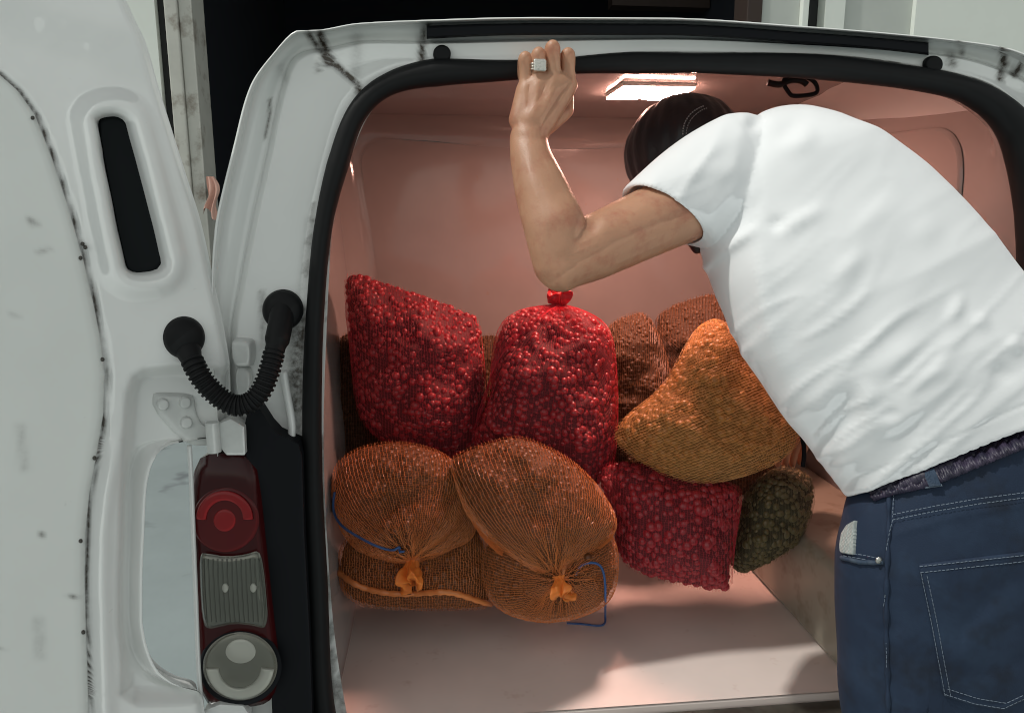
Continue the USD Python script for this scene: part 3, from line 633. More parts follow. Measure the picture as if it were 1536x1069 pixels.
SCUFF = [([(45, 330), (52, 336)], 5, .5), ([(60, 378), (72, 374)], 4, .35), ([(104, 892), (114, 894)], 3.5, .7), ([(62, 798), (64, 802)], 3, .6), ([(30, 640), (36, 700)], 7, .2), ([(58, 930), (60, 980)], 8, .2), ([(20, 470), (24, 475)], 4, .3), ([(0, 970), (4, 972)], 3, .4)]
bq = np.c_[BX.ravel(), BYY.ravel()]; bd = 0.2 * np.exp(-((bxx[:, None] - BX).ravel() / 3) ** 2)
for l, w, a in SCUFF:
    d, _ = ldist(bq, l); bd = np.maximum(bd, a * np.exp(-(d / w) ** 2))
part(door, 'liner_board', (bv.reshape(-1, 3), bfc), 'board', smooth=True, prim={'dirt': bd})
for x, y in ((49, 177), (124, 366), (121, 387), (154, 539), (142, 687), (121, 811), (125, 948), (128, 371)):
    part(door, 'screw', disc(x, y, 3.2, PP(x, y, DH, DN) + DN * .0035, DN, back=.002, bulge=.0025, ntheta=14, nrho=4), 'screw', smooth=True)
so = np.mean(SLOT, 0)
part(door, 'hand_slot', pad(SLOT, PP(so[0], so[1], DH, DN) - DN * .010, DN, back=.01, bulge=-.002, k=0, flat=True), 'slot_black', smooth=True)
# hinge
ho = PP(265, 615, DH, DN) - DN * .0225
hp = part(door, 'hinge', cat([pad([(229, 592), (234, 588), (288, 590), (292, 600), (294, 618), (304, 638), (318, 642), (318, 668), (286, 668), (262, 650), (229, 612)], ho, DN, back=.004, bulge=.005, flat=True, k=1)]), 'hinge_metal', smooth=30)
for x, y in ((244, 606), (277, 603), (279, 633)):
    part(door, 'bolt', disc(x, y, 9.5, PP(x, y, ho + DN * .0045, DN), DN, back=.003, bulge=.006, flat=True, ntheta=6 * 6), 'hinge_metal', smooth=30)
kn = PY(320, 655, -.052)
part(door, 'hinge_pin', tube(kn + np.array([0, 0, 1])[None] * np.linspace(-.026, .026, 6)[:, None], .0115, 16), 'hinge_metal', smooth=30)
part(van, 'hinge_leaf', prism([(326, 636), (346, 628), (366, 640), (368, 682), (340, 682), (328, 668)], -.05, -.02), 'hinge_metal')
# cable hose from door to pillar
gd = PP(276, 505, DH, DN)
part(door, 'grommet', disc(276, 506, 32, gd, DN, back=.004, bulge=.020), 'rubber', smooth=True)
gb = PY(424, 464, 0.0)
part(van, 'grommet', disc(424, 465, 31, gb, (0, -1, 0), back=.004, bulge=.020), 'rubber', smooth=True)
hz = [(276, 505, 1.225), (288, 540, 1.20), (306, 572, 1.20), (330, 596, 1.21), (356, 608, 1.215), (382, 598, 1.22), (400, 568, 1.225), (411, 530, 1.235), (419, 495, 1.25), (424, 465, 1.27)]
hzc = spline(np.array([PD(x, y, d) for x, y, d in hz]), 340)
tq = np.linspace(0, 1, 340)
rr = 0.0165 + 0.0016 * np.sign(np.sin(tq * 2 * np.pi * 46)) * ((tq > .13) & (tq < .78)) + 0.004 * (sstep(tq, .80, .84)) + 0.003 * (1 - sstep(tq, .08, .13))
part(van, 'cable_hose', tube(hzc, rr, 18), 'rubber', smooth=40)

# ================================================================== sacks
def sack(label, poly, d, T, core, bulb, net, r_b, K=None, n_long=70, n_cross=46, r_net=.0006, group='mesh sacks loaded in the van', k=2, lump=0.012, full=0.62, rot=0.0, seed=0, kind='sack', nb=900, fine=0.0, pleat=0.0):
    poly = np.asarray(poly, float); c_px = poly.mean(0)
    o = PD(c_px[0], c_px[1], d); n = nrm(CAM - o); n = nrm(n + np.array([0, 0, rot]))
    o, u, w, n = frame(o, n)
    P = PP(*chaikin(poly, k).T, o, n) - o
    uv = np.stack([P @ u, P @ w], 1); c = uv.mean(0)
    NT = 200; th, b = polar(uv, c, NT)
    pth, pb = np.r_[th, np.pi], np.r_[b, b[0]]
    if K is not None: kp = PP(K[0], K[1], o, n) - o; kuv = np.array([kp @ u, kp @ w])
    def S(x, side, off=0.0):
        """A point of the sack's surface over the plane point x; with its outward direction."""
        def raw(x):
            q = x - c; r = np.hypot(q[..., 0], q[..., 1]); bb = np.interp(np.arctan2(q[..., 1], q[..., 0]), pth, pb)
            rho = np.clip(r / bb, 0, 1)
            hh = T * (1 - rho ** 2.3) ** full
            p = o + x[..., :1] * u + x[..., 1:] * w
            n2 = meshkit.noise(p * 38.0, 60 + seed) - .5
            ns = meshkit.fbm(p * 13.0 + seed * 3.7 + np.array([0, 0, 1]) * np.where(side > 0, 0, 9.0), 3, 20 + seed) - .5
            if pleat and K is not None:
                e_ = x - kuv; dk = np.hypot(e_[..., 0], e_[..., 1]); an_ = np.arctan2(e_[..., 1], e_[..., 0])
                ns = ns + pleat * np.where(np.asarray(side) > 0, 1, 0) * np.sin(13 * an_ + 2.5 * np.sin(3 * an_ + seed)) * np.exp(-dk / .07) * sstep(dk, 0, .03)
            return p + n * (side * (hh * (1 + 1.1 * ns * .5) + (lump * ns + fine * n2) * (1 - rho ** 4)) )[..., None]
        e = .004; p = raw(x); pu = raw(x + [e, 0]); pw = raw(x + [0, e])
        nr = nrm(np.cross(pu - p, pw - p)) * side
        nr = np.where((np.abs(nr).sum(-1, keepdims=True) < .1), n * side, nr)
        p = p + nr * off
        p[..., 2] = np.maximum(p[..., 2], FZ + .006 + off)
        p[..., 1] = np.minimum(p[..., 1], YB - .035); p[..., 0] = np.maximum(p[..., 0], XL + .006)
        return p, nr
    path = thing('mesh_sack', label, kind, group=group)
    # core
    ph = np.r_[np.linspace(0, np.pi / 2, 26), np.linspace(np.pi / 2, np.pi, 26)[1:]]
    rho = np.sin(ph) * .999; side = np.where(np.arange(len(ph)) < 26, 1.0, -1.0)
    X = c + (rho[:, None] * b[None])[..., None] * np.stack([np.cos(th), np.sin(th)], -1)[None] * .985
    V, _ = S(X, np.broadcast_to(side[:, None], X.shape[:2]), 0.0) if False else (np.concatenate([S(X[:26], 1.0, -.006 if pleat else -.004)[0], S(X[26:], -1.0, -.004)[0]]), 0)
    f = grid_faces(len(ph), NT, False, True)
    cv, cf = outward(V.reshape(-1, 3), f)
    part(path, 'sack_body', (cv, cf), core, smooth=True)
    # contents: small bulbs packed under the net
    tm = trimesh.Trimesh(cv, cf, process=False)
    rng = np.random.default_rng(100 + seed)
    pts, fi = trimesh.sample.sample_surface(tm, nb * 12, seed=200 + seed)
    nrmls = tm.face_normals[fi]
    keep = []; tree_r = r_b * (1.25 if pleat else 1.36)
    tr = cKDTree(pts); alive = np.ones(len(pts), bool)
    for i in range(len(pts)):
        if alive[i]:
            keep.append(i); alive[tr.query_ball_point(pts[i], tree_r)] = False
    keep = np.array(keep); keep = keep[(nrmls[keep] @ n) > -.55]; pts, nrmls = pts[keep], nrmls[keep]
    if pleat and K is not None:
        ok = np.linalg.norm(proj(pts)[0] - np.array(K), axis=1) > 48
        pts, nrmls = pts[ok], nrmls[ok]
    ic = trimesh.creation.icosphere(1)
    iv, if_ = np.array(ic.vertices), np.array(ic.faces); m = len(pts)
    sc = r_b * rng.uniform(.62, 1.34, (m, 1, 1)) * rng.uniform(.78, 1.14, (m, 1, 3))
    bv = iv[None] * sc
    if pleat: sc = r_b * rng.uniform(.85, 1.1, (m, 1, 1)) * rng.uniform(.88, 1.06, (m, 1, 3)); bv = iv[None] * sc
    ctr = pts - nrmls * r_b * (rng.uniform(.56, .74, (m, 1)) if pleat else rng.uniform(.35, .8, (m, 1)))
    ctr[:, 2] = np.maximum(ctr[:, 2], FZ + .006 + r_b * 1.1)
    bv = bv + ctr[:, None]
    part(path, 'contents', (bv.reshape(-1, 3), (if_[None] + (np.arange(m) * len(iv))[:, None, None]).reshape(-1, 3)), bulb, smooth=True, kind='stuff')
    # net threads, run to the tie point K
    B = c + b[:, None] * np.stack([np.cos(th), np.sin(th)], -1) * .995
    if K is None: K = c_px + np.array([0, 400.0]); 
    kp = PP(K[0], K[1], o, n) - o; kuv = np.array([kp @ u, kp @ w])
    axis = nrm(kuv - c)
    inside = (np.linalg.norm(kuv - c) <= 1.02 * np.interp(math.atan2(*(kuv - c)[::-1]), pth, pb))
    perim = np.r_[0, np.cumsum(np.linalg.norm(np.diff(np.vstack([B, B[:1]]), axis=0), axis=1))]
    s_ = np.linspace(0, perim[-1], n_long, endpoint=False)
    Bi = np.stack([np.interp(s_, perim, np.r_[B[:, j], B[0, j]]) for j in (0, 1)], 1)
    grids = []
    if inside:
        t = np.linspace(0, 1, n_cross)[None, :, None]
        D = np.linalg.norm(kuv - Bi, axis=1)[:, None]; fw = np.clip((Bi - kuv) @ -axis, 0, None)[:, None]
        Q = Bi + axis * fw * .55
        grids.append(((1 - t) ** 2 * Bi[:, None] + 2 * t * (1 - t) * Q[:, None] + t ** 2 * kuv, True))
    else:                                                            # straight hanging threads
        perp = np.array([-axis[1], axis[0]]); ext = (B - c) @ perp
        xs = np.linspace(ext.min() * .985, ext.max() * .985, n_long // 2)
        al = (B - c) @ axis; G = []
        for x in xs:
            sgn = ext - x; cr = np.where(np.sign(sgn) != np.sign(np.roll(sgn, -1)))[0]
            vals = []
            for i in cr:
                j = (i + 1) % NT; tt_ = sgn[i] / (sgn[i] - sgn[j]); vals.append(al[i] + tt_ * (al[j] - al[i]))
            lo, hi = (min(vals), max(vals)) if len(vals) > 1 else (0, .001)
            yv = np.linspace(lo, hi, n_cross) * .995; G.append(c + perp * x + yv[:, None] * axis)
        grids.append((np.array(G), False))
    ms = []
    for G, wrap in grids:
        jit = rng.normal(0, .0007, G.shape); jit[:, 0] = 0
        G = G + jit
        for sd in (1.0, -1.0):
            p, nr = S(G if sd > 0 else G[::2], sd, .0034 if pleat else r_b * .25 + .001)
            ms.append(tubes(p, r_net, nr))
            pc, nc = p.transpose(1, 0, 2), nr.transpose(1, 0, 2)
            if wrap: pc, nc = np.concatenate([pc, pc[:, :1]], 1), np.concatenate([nc, nc[:, :1]], 1)
            ms.append(tubes(pc[1:-1:1 if sd > 0 else 2], r_net * .42, nc[1:-1:1 if sd > 0 else 2]))
    part(path, 'netting', cat(ms), net, smooth=False)
    return path, (lambda px, py, off=0.0: S_px(S, o, u, w, n, px, py, off))
def S_px(S, o, u, w, n, px, py, off):
    """Point of the sack's front under a pixel of the photograph."""
    px, py = np.atleast_1d(np.asarray(px, float)), np.atleast_1d(np.asarray(py, float))
    tp = np.stack([px, py], -1); cur = tp.copy()
    for _ in range(6):
        P = PP(cur[:, 0], cur[:, 1], o, n) - o
        p, nr = S(np.stack([P @ u, P @ w], -1), 1.0, off)
        cur = cur + (tp - proj(p)[0])
    return p, nr
def tuft(base, dirn, length, r0, r1, seed=0, lobes=5):
    rng = np.random.default_rng(seed); d = nrm(dirn); a = nrm(np.cross(d, [0.3, 0.5, 1])); b = np.cross(d, a)
    t = np.linspace(0, 1, 26); ph = np.linspace(0, 2 * np.pi, 90, endpoint=False); T_, Ph = np.meshgrid(t, ph, indexing='ij')
    rr = r0 + (r1 - r0) * sstep(T_, .0, .75) + .5 * r0 * np.exp(-(T_ / .08) ** 2)
    fold = 1 + (.16 + .36 * T_) * np.sin(lobes * Ph + 2.2 * np.sin(Ph + seed)) * sstep(T_, 0, .5) + .12 * np.sin(11 * Ph + 3 * T_)
    rr = rr * fold * np.where(T_ > .93, 1 - .35 * sstep(T_, .93, 1), 1)
    L = length * T_ * (1 + .18 * np.sin(2 * Ph + seed) + .08 * np.sin(5 * Ph + 1))
    sq = .62
    v = base + L[..., None] * d + (rr * np.cos(Ph))[..., None] * a + (rr * np.sin(Ph) * sq)[..., None] * b
    v = v + (meshkit.fbm(v * 60, 2, seed)[..., None] - .5) * .012
    v = v.reshape(-1, 3); n = 90; f = grid_faces(26, n, False, True)
    inner = v[-n:] * .6 + v[-n:].mean(0) * .4 - d * length * .3
    v = np.vstack([v, inner, inner.mean(0)[None]]); k = np.arange(n); o1 = 25 * n; o2 = 26 * n
    f = np.vstack([f, np.stack([o1 + k, o2 + k, o2 + (k + 1) % n], 1), np.stack([o1 + k, o2 + (k + 1) % n, o1 + (k + 1) % n], 1), np.stack([o2 + k, np.full(n, len(v) - 1), o2 + (k + 1) % n], 1)])
    return outward(v, f)
RED = dict(core='red_core', bulb='red_bulb', net='red_net', r_b=.0095, n_long=100, n_cross=56, r_net=.00027)
ORG = dict(core='brown_core', bulb='brown_bulb', net='orange_net', r_b=.0125, n_long=120, n_cross=64, r_net=.00048, fine=.012, lump=.02, pleat=.22)
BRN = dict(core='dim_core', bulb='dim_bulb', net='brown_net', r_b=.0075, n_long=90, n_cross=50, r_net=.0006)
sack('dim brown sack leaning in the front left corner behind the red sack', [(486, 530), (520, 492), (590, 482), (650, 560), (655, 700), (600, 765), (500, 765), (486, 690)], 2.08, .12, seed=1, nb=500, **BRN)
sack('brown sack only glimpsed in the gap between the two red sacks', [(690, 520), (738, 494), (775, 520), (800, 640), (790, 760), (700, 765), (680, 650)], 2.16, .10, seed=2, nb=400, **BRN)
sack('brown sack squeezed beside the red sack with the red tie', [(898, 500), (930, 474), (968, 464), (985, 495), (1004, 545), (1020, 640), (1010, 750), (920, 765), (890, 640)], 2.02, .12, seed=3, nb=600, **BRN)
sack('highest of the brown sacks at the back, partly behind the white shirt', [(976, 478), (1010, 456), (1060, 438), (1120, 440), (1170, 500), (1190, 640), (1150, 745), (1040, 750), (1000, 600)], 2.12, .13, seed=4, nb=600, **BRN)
pA, sA = sack('red mesh sack with a pointed top corner, upper left of the load', [(518, 414), (526, 409), (545, 412), (575, 422), (640, 444), (690, 463), (719, 477), (722, 520), (729, 575), (728, 630), (720, 665), (700, 690), (640, 690), (580, 670), (545, 640), (533, 600), (528, 540), (522, 490), (518, 450)], 1.92, .125, K=(640, 1300), seed=5, nb=1500, lump=.02, k=1, **RED)
pB, sB = sack('red mesh sack tied with a red tuft on top', [(815, 459), (850, 457), (898, 476), (918, 500), (925, 560), (926, 640), (920, 700), (905, 730), (860, 720), (800, 700), (730, 690), (705, 660), (720, 630), (735, 590), (738, 540), (748, 490), (775, 466)], 1.86, .13, K=(836, 462), seed=6, nb=1500, **RED)
part(pB, 'tie', tuft(PD(837, 462, 1.86), (0.05, -.2, 1), .045, .014, .024, seed=3, lobes=3), 'red_cloth', smooth=True)
pH, sH = sack('bright red mesh sack on the floor under the golden sack', [(894, 708), (912, 692), (960, 694), (1010, 704), (1060, 714), (1100, 724), (1113, 736), (1106, 790), (1096, 840), (1097, 882), (1088, 887), (1060, 884), (1000, 872), (950, 856), (925, 832), (915, 780), (904, 740)], 1.74, .115, K=(1000, 1400), seed=7, nb=1200, k=1, **{**RED, 'r_b': .0105})
pI, sI = sack('small dark greenish sack at the right beside the ledge', [(1108, 760), (1126, 722), (1165, 696), (1205, 700), (1222, 725), (1220, 770), (1196, 820), (1150, 850), (1105, 866), (1090, 838)], 1.80, .10, K=(1150, 1500), core='green_core', bulb='green_bulb', net='green_net', r_b=.0085, n_long=60, n_cross=30, r_net=.0003, seed=8, nb=700)
pC, sC = sack('plump golden sack lying on the lower red sack beside the shirt', [(1076, 476), (1104, 496), (1138, 556), (1178, 605), (1204, 640), (1195, 672), (1150, 702), (1100, 717), (1050, 727), (1000, 716), (960, 692), (925, 672), (919, 645), (945, 618), (985, 590), (1010, 555), (1030, 515), (1050, 488)], 1.73, .13, K=(560, 820), core='gold_core', bulb='gold_bulb', net='gold_net', r_b=.0095, n_long=120, n_cross=48, r_net=.0005, fine=.008, seed=9, nb=1300)
st_ = PD(*np.array([(1168, 690), (1184, 668), (1198, 650), (1206, 672), (1204, 700)]).T, 1.70)
part(pC, 'strap', tube(spline(st_, 40), .005, 8), 'black_trim', smooth=True)
pE, sE = sack('flat brown sack under the left tied sack, with an orange seam', [(504, 835), (530, 790), (620, 770), (700, 765), (735, 820), (739, 900), (728, 912), (690, 914), (600, 914), (540, 908), (512, 888)], 1.74, .12, K=(620, 1500), seed=10, nb=500, **ORG)
p, nr = sE(*spline([(508, 858), (530, 874), (560, 885), (600, 890), (650, 888), (680, 889), (710, 898), (736, 906)], 60).T, .004)
part(pE, 'seam', tube(p, .0065 + .001 * np.sin(np.arange(60) * 1.7), 8), 'orange_net', smooth=True)
pG, sG = sack('brown sack on the floor under the tilted sack, with a blue cord loop', [(722, 840), (735, 780), (840, 780), (900, 790), (926, 812), (927, 870), (912, 905), (870, 925), (820, 933), (770, 924), (740, 906), (726, 880)], 1.68, .11, K=(842, 868), seed=11, nb=500, **{**ORG, 'n_long': 130})
pD, sD = sack('left tied orange mesh sack with a flared orange knot', [(499, 722), (505, 692), (540, 669), (590, 660), (640, 668), (675, 685), (695, 720), (713, 770), (712, 806), (672, 826), (640, 845), (600, 847), (545, 832), (510, 792), (500, 752)], 1.70, .125, K=(618, 836), seed=12, nb=600, **ORG)
pF, sF = sack('tilted orange mesh sack in the middle, resting on a brown one', [(674, 688), (700, 673), (740, 660), (775, 652), (810, 664), (850, 684), (890, 720), (920, 765), (926, 795), (900, 816), (865, 842), (835, 868), (812, 868), (785, 848), (755, 822), (712, 786), (690, 745), (680, 706)], 1.655, .12, K=(832, 862), seed=13, nb=600, **ORG)
p, nr = sD([618], [838], -.004)
part(pD, 'knot', tuft(p[0] , nrm(nr[0] + np.array([0, -.3, -.75])), .060, .015, .040, seed=5, lobes=4), 'orange_cloth', smooth=True)
p2 = sG([842], [868], .0)[0][0]
part(pG, 'knot', tuft(sG([842], [862], -.004)[0][0], (0.0, -.6, -.6), .042, .012, .026, seed=8, lobes=3), 'orange_cloth', smooth=True)
p, nr = sD(*spline([(502, 738), (500, 762), (510, 785), (540, 806), (575, 822), (606, 826)], 60).T, .006)
part(pD, 'tie_cord', tube(p, .0028, 8), 'blue_cord', smooth=True)
cp = np.vstack([sG([852, 872, 896], [858, 847, 846], .012)[0], PD(906, 862, 1.585), PD(908, 890, 1.59)]); gz = FZ + .010
cp = np.vstack([cp, PZ(908, 925, gz + .008), PZ(905, 936, gz), PZ(880, 936, gz), PZ(850, 934, gz)])
part(pG, 'tie_cord', tube(spline(cp, 120), .0026, 8), 'blue_cord', smooth=True)

# ================================================================== the person
man = thing('person', 'person in white T-shirt and dark jeans leaning into the van, hand on its roof', 'person')
J = lambda px, py, y: PY(px, py, y)
# --- shirt
SEC = [((1126, 204), (1218, 190), .055, .040), ((1096, 216), (1246, 204), .03, .072), ((1068, 240), (1282, 218), .01, .100), ((1052, 296), (1322, 226), -.015, .122), ((1056, 375), (1390, 272), -.045, .128), ((1082, 450), (1452, 332), -.08, .130), ((1141, 565), (1530, 428), -.12, .128), ((1212, 662), (1600, 505), -.15, .126), ((1273, 742), (1645, 588), -.17, .128)]
cen = [(J(*l, y) + J(*r, y)) / 2 for l, r, y, b in SEC]; av = [(J(*r, y) - J(*l, y)) / 2 for l, r, y, b in SEC]
secs = []
for i, (l, r, y, b) in enumerate(SEC):
    tan = nrm(cen[min(i + 1, len(SEC) - 1)] - cen[max(i - 1, 0)]); an = nrm(av[i]); vd = nrm(cen[i] - CAM); vd = nrm(vd - an * (vd @ an)); bb = nrm(np.cross(tan, av[i])); bb = bb * np.sign(bb @ vd); kk_ = max(0.0, (i - 4) / 4) * .85; bb = nrm(bb * (1 - kk_) + vd * kk_) * b
    secs.append((cen[i], av[i], bb))
torso = loft(secs, 70, 84)
def limb_sections(rows):
    out = []; cc = [(J(*p, y) + J(*q, y)) / 2 for p, q, y, b in rows]
    for i, (p, q, y, b) in enumerate(rows):
        a = (J(*q, y) - J(*p, y)) / 2; tan = nrm(cc[min(i + 1, len(rows) - 1)] - cc[max(i - 1, 0)])
        out.append((cc[i], a, nrm(np.cross(tan, a)) * b))
    return out
sleeve = loft(limb_sections([((1150, 185), (1215, 340), -.0, .06), ((1096, 172), (1145, 362), -.02, .078), ((1050, 192), (1100, 372), -.035, .085), ((1000, 226), (1066, 372), -.05, .078), ((944, 279), (1047, 364), -.065, .072)]), 30, 56, cavity=.05)
shR, elR, haR = J(1262, 285, .06), J(1275, 480, .22), J(1215, 610, .34)
sleeveR = loft([(shR + (elR - shR) * -.05, np.array([.07, 0, 0]), np.array([0, .055, .04])), (shR + (elR - shR) * .15, np.array([.082, 0, 0]), np.array([0, .065, .055])), (shR + (elR - shR) * .62, np.array([.08, 0, 0]), np.array([0, .05, .06]))], 20, 40, cavity=.04)
shirt = tidy(union([to_man(*torso), to_man(*sleeve), to_man(*sleeveR)]), .0072, 26)
v, f = np.array(shirt.vertices), np.array(shirt.faces)
n = np.array(shirt.vertex_normals)
Z = lambda pts: [(1000 + x * .599, 120 + y * .599) for x, y in pts]
FOLDS = [(Z([(405, 530), (450, 470), (500, 415)]), 4, 12), (Z([(470, 660), (540, 600), (600, 545), (720, 475)]), 3.5, 20), (Z([(700, 625), (725, 570), (745, 520)]), 5, 9), (Z([(470, 760), (560, 700), (700, 640)]), 3, 20), (Z([(80, 410), (150, 360), (240, 255)]), -5, 15), (Z([(100, 375), (170, 320), (235, 250)]), 5, 12), (Z([(110, 430), (200, 390), (235, 360)]), 5, 10),
         (Z([(265, 410), (330, 355), (420, 310)]), 6, 11), (Z([(250, 380), (300, 340)]), -5, 10), (Z([(255, 170), (310, 120), (380, 95)]), -5, 14), (Z([(290, 200), (350, 150), (385, 130)]), 5, 14), (Z([(232, 300), (235, 420), (248, 560), (290, 700), (345, 860)]), 7, 15), (Z([(480, 750), (455, 800), (440, 860), (448, 960)]), -8, 20), (Z([(490, 745), (505, 800), (480, 870)]), 6, 13), (Z([(480, 900), (560, 850), (660, 800)]), 5, 16), (Z([(520, 840), (600, 830)]), -4, 9), (Z([(330, 800), (380, 880), (440, 1000)]), -5, 16), (Z([(750, 610), (820, 600)]), 4, 12), (Z([(850, 690), (890, 640)]), 5, 13), (Z([(560, 790), (640, 740), (760, 710)]), 3.5, 16), (Z([(330, 560), (300, 640), (330, 740)]), -3, 22), (Z([(100, 200), (130, 280), (120, 340)]), 3, 14), (Z([(30, 260), (110, 230), (200, 235)]), 3.5, 14), (Z([(190, 130), (220, 110), (245, 80)]), -8, 9), (Z([(600, 420), (700, 340)]), 3, 20), (Z([(420, 420), (520, 340), (620, 300)]), 3, 18), (Z([(780, 720), (890, 745)]), -3, 12)]
pxs, _ = proj(v); face = sstep(-((nrm(v - CAM)) * n).sum(1), -.15, .25)
disp = np.zeros(len(v))
for line, amp, wd in FOLDS:
    line = polyres(line, 12) if len(line) < 3 else spline(line, 18)
    d, t = ldist(pxs, line); tap = sstep(t, -.02, .5) * (1 - sstep(t, .5, 1.02))
    disp += amp * .001 * np.exp(-(d / (wd * 1.1)) ** 2) * tap * 1.0
disp *= face
def creases(p2, ang, along, across, seed, sharp=1.6):
    ca_, sa_ = math.cos(math.radians(ang)), math.sin(math.radians(ang))
    a_ = p2[:, 0] * ca_ - p2[:, 1] * sa_; b_ = p2[:, 0] * sa_ + p2[:, 1] * ca_
    wv = (meshkit.noise(np.stack([a_ / 150, b_ / 120, 0 * a_], 1), seed + 9) - .5) * 50
    q_ = np.stack([a_ / along, (b_ + wv) / across, 0 * a_ + seed], 1)
    return (1 - np.abs(2 * meshkit.noise(q_, seed) - 1)) ** sharp - .4
low = sstep(pxs[:, 1] - .28 * (pxs[:, 0] - 1100), 250, 520)                 # more slack in the lower back
slv = 1 - sstep(pxs[:, 0], 1085, 1150)
disp += face * (.0050 * low * creases(pxs, 38, 190, 42, 41) + .0030 * creases(pxs, 44, 120, 24, 42, 2.0) * (.35 + .65 * low) + .0045 * slv * creases(pxs, 52, 110, 30, 43) + .004 * creases(pxs, 30, 260, 110, 44, 1.0))
HEM = [(1273, 745), (1330, 722), (1400, 694), (1470, 660), (1536, 630), (1645, 588)]
dh, _ = ldist(pxs, np.array(HEM) + [-7, -19])
dh2, _ = ldist(pxs, np.array([(966, 262), (990, 268), (1022, 292), (1048, 326), (1060, 356)]))
dh3, _ = ldist(pxs, np.array([(1098, 166), (1122, 200), (1140, 245), (1142, 290), (1128, 335)]))
disp -= (.0014 * np.exp(-(dh / 1.8) ** 2) + .0012 * np.exp(-(dh2 / 1.8) ** 2) + .0012 * np.exp(-(dh3 / 2.2) ** 2)) * face
v = v + n * disp[:, None]
t = trimesh.Trimesh(v, f, process=False); trimesh.smoothing.filter_taubin(t, lamb=.5, nu=.52, iterations=8); v = np.array(t.vertices)
part(man, 'shirt', (v, f), 'shirt', smooth=True)
# --- body
sh, elb, wr = J(1120, 255, -.03), J(842, 392, -.135), J(792, 208, -.062)
head = J(1030, 250, .215)
ZN = np.array([0, 0, 1.0])
fd = nrm(np.array([-.25, .62, -.72]))                              # where the face looks: down into the van
ca = nrm(np.cross(fd, np.cross(ZN, fd)))                            # crown direction
sd_ = np.cross(fd, ca)
neckb = J(1165, 215, .06)
arm = [(sh, .072), (J(1040, 303, -.06), .062), (J(960, 340, -.09), .056), (J(890, 372, -.12), .052), (elb, .046)]
fore = [(elb, .046), (J(832, 340, -.125), .048), (J(812, 285, -.10), .043), (J(797, 240, -.078), .034), (wr, .030)]
mc = [J(790, 132, -.046), J(808, 126, -.052), J(831, 122, -.052), J(852, 128, -.046)]
palm = [chain([(wr, .028), (m, .0165)]) for m in mc] + [chain([(mc[0], .0155), (mc[1], .0165), (mc[2], .0165), (mc[3], .016)]), chain([(wr + (mc[1] - wr) * .3, .027), (mc[2] * .6 + mc[3] * .4, .018)]), chain([(J(782, 180, -.055), .021), (mc[0], .0165)])]
pip = [J(788, 88, -.050), J(808, 82, -.056), J(829, 72, -.056), J(852, 83, -.050)]
rf_ = [.0112, .0118, .0124, .0120]
fing = []
for k in range(4):
    dip = pip[k] + np.array([0, .026, -.004]); tip = dip + np.array([0, .008, -.017])
    fing += [chain([(mc[k], rf_[k] * 1.08), (mc[k] * .5 + pip[k] * .5, rf_[k] * .96), (pip[k], rf_[k] * 1.02), (dip, rf_[k] * .9), (tip, rf_[k] * .8)], 18)]
th0, th1, th2, th3 = wr + (mc[3] - wr) * .25 + [.012, .012, 0], J(848, 166, -.018), J(850, 140, .004), J(846, 124, .020)
thumb = chain([(th0, .018), (th1, .0145), (th2, .0125), (th3, .010)], 18)
headm = [chain([(head + ca * .045 - fd * .012, .098), (head - ca * .02 + fd * .012, .088)]), chain([(head - ca * .055 + fd * .03, .066), (head - ca * .105 + fd * .055, .036)]),
         chain([(head + fd * .085 - ca * .01, .016), (head + fd * .115 - ca * .045, .014), (head + fd * .098 - ca * .055, .018)]), chain([(head + fd * .09 + ca * .02 - sd_ * .04, .014), (head + fd * .095 + ca * .02 + sd_ * .04, .014)]),
         chain([(head + fd * .092 - ca * .082 - sd_ * .018, .009), (head + fd * .096 - ca * .082 + sd_ * .018, .009)]), chain([(head + fd * .09 - ca * .095 - sd_ * .015, .010), (head + fd * .09 - ca * .095 + sd_ * .015, .010)])]
for s_ in (-1, 1): headm.append(chain([(head + sd_ * s_ * .083 + ca * .005 - fd * .01, .012), (head + sd_ * s_ * .088 - ca * .01 - fd * .015, .014), (head + sd_ * s_ * .083 - ca * .035 - fd * .005, .009)]))
pelv = J(1450, 800, -.19)
spine = [chain([(neckb, .058), (head - fd * .03 - ca * .05, .056)]), chain([(cen[1], .06), (cen[3], .085), (cen[5], .1), (cen[7], .1), (pelv, .1)]), chain([(sh, .07), (cen[2], .08), (shR, .065)])]
rarm = [(shR, .062), (shR * .5 + elR * .5, .054), (elR, .045), (elR * .45 + haR * .55, .042), (haR, .029)]
pr_ = nrm(haR - elR); rs = nrm(np.cross(pr_, ZN)); rh = [chain(rarm), chain([(haR, .027), (haR + pr_ * .075, .022)])]
for k in range(4):
    a0 = haR + pr_ * .08 + rs * (.021 * (k - 1.5)); a1 = a0 + pr_ * (.036 + .006 * (k in (1, 2))) + ZN * -.006; a2 = a1 + pr_ * .02 + ZN * -.014; a3 = a2 + pr_ * .01 + ZN * -.016
    rh.append(chain([(haR + rs * (.012 * (k - 1.5)), .014), (a0, .0115), (a1, .0105), (a2, .0095), (a3, .0085)], 16))
rh.append(chain([(haR + pr_ * .02 - rs * .02, .015), (haR + pr_ * .05 - rs * .052, .012), (haR + pr_ * .075 - rs * .06 - ZN * .012, .0095)], 16))
kneeL, kneeR = np.array([J(1362, 1069, -.2)[0] + .01, -.21, .50]), np.array([J(1362, 1069, -.2)[0] + .19, -.23, .50])
hipL, hipR = J(1372, 920, -.19), J(1548, 860, -.20)
ankL, ankR = kneeL + [0, -.03, -.40], kneeR + [.02, -.04, -.40]
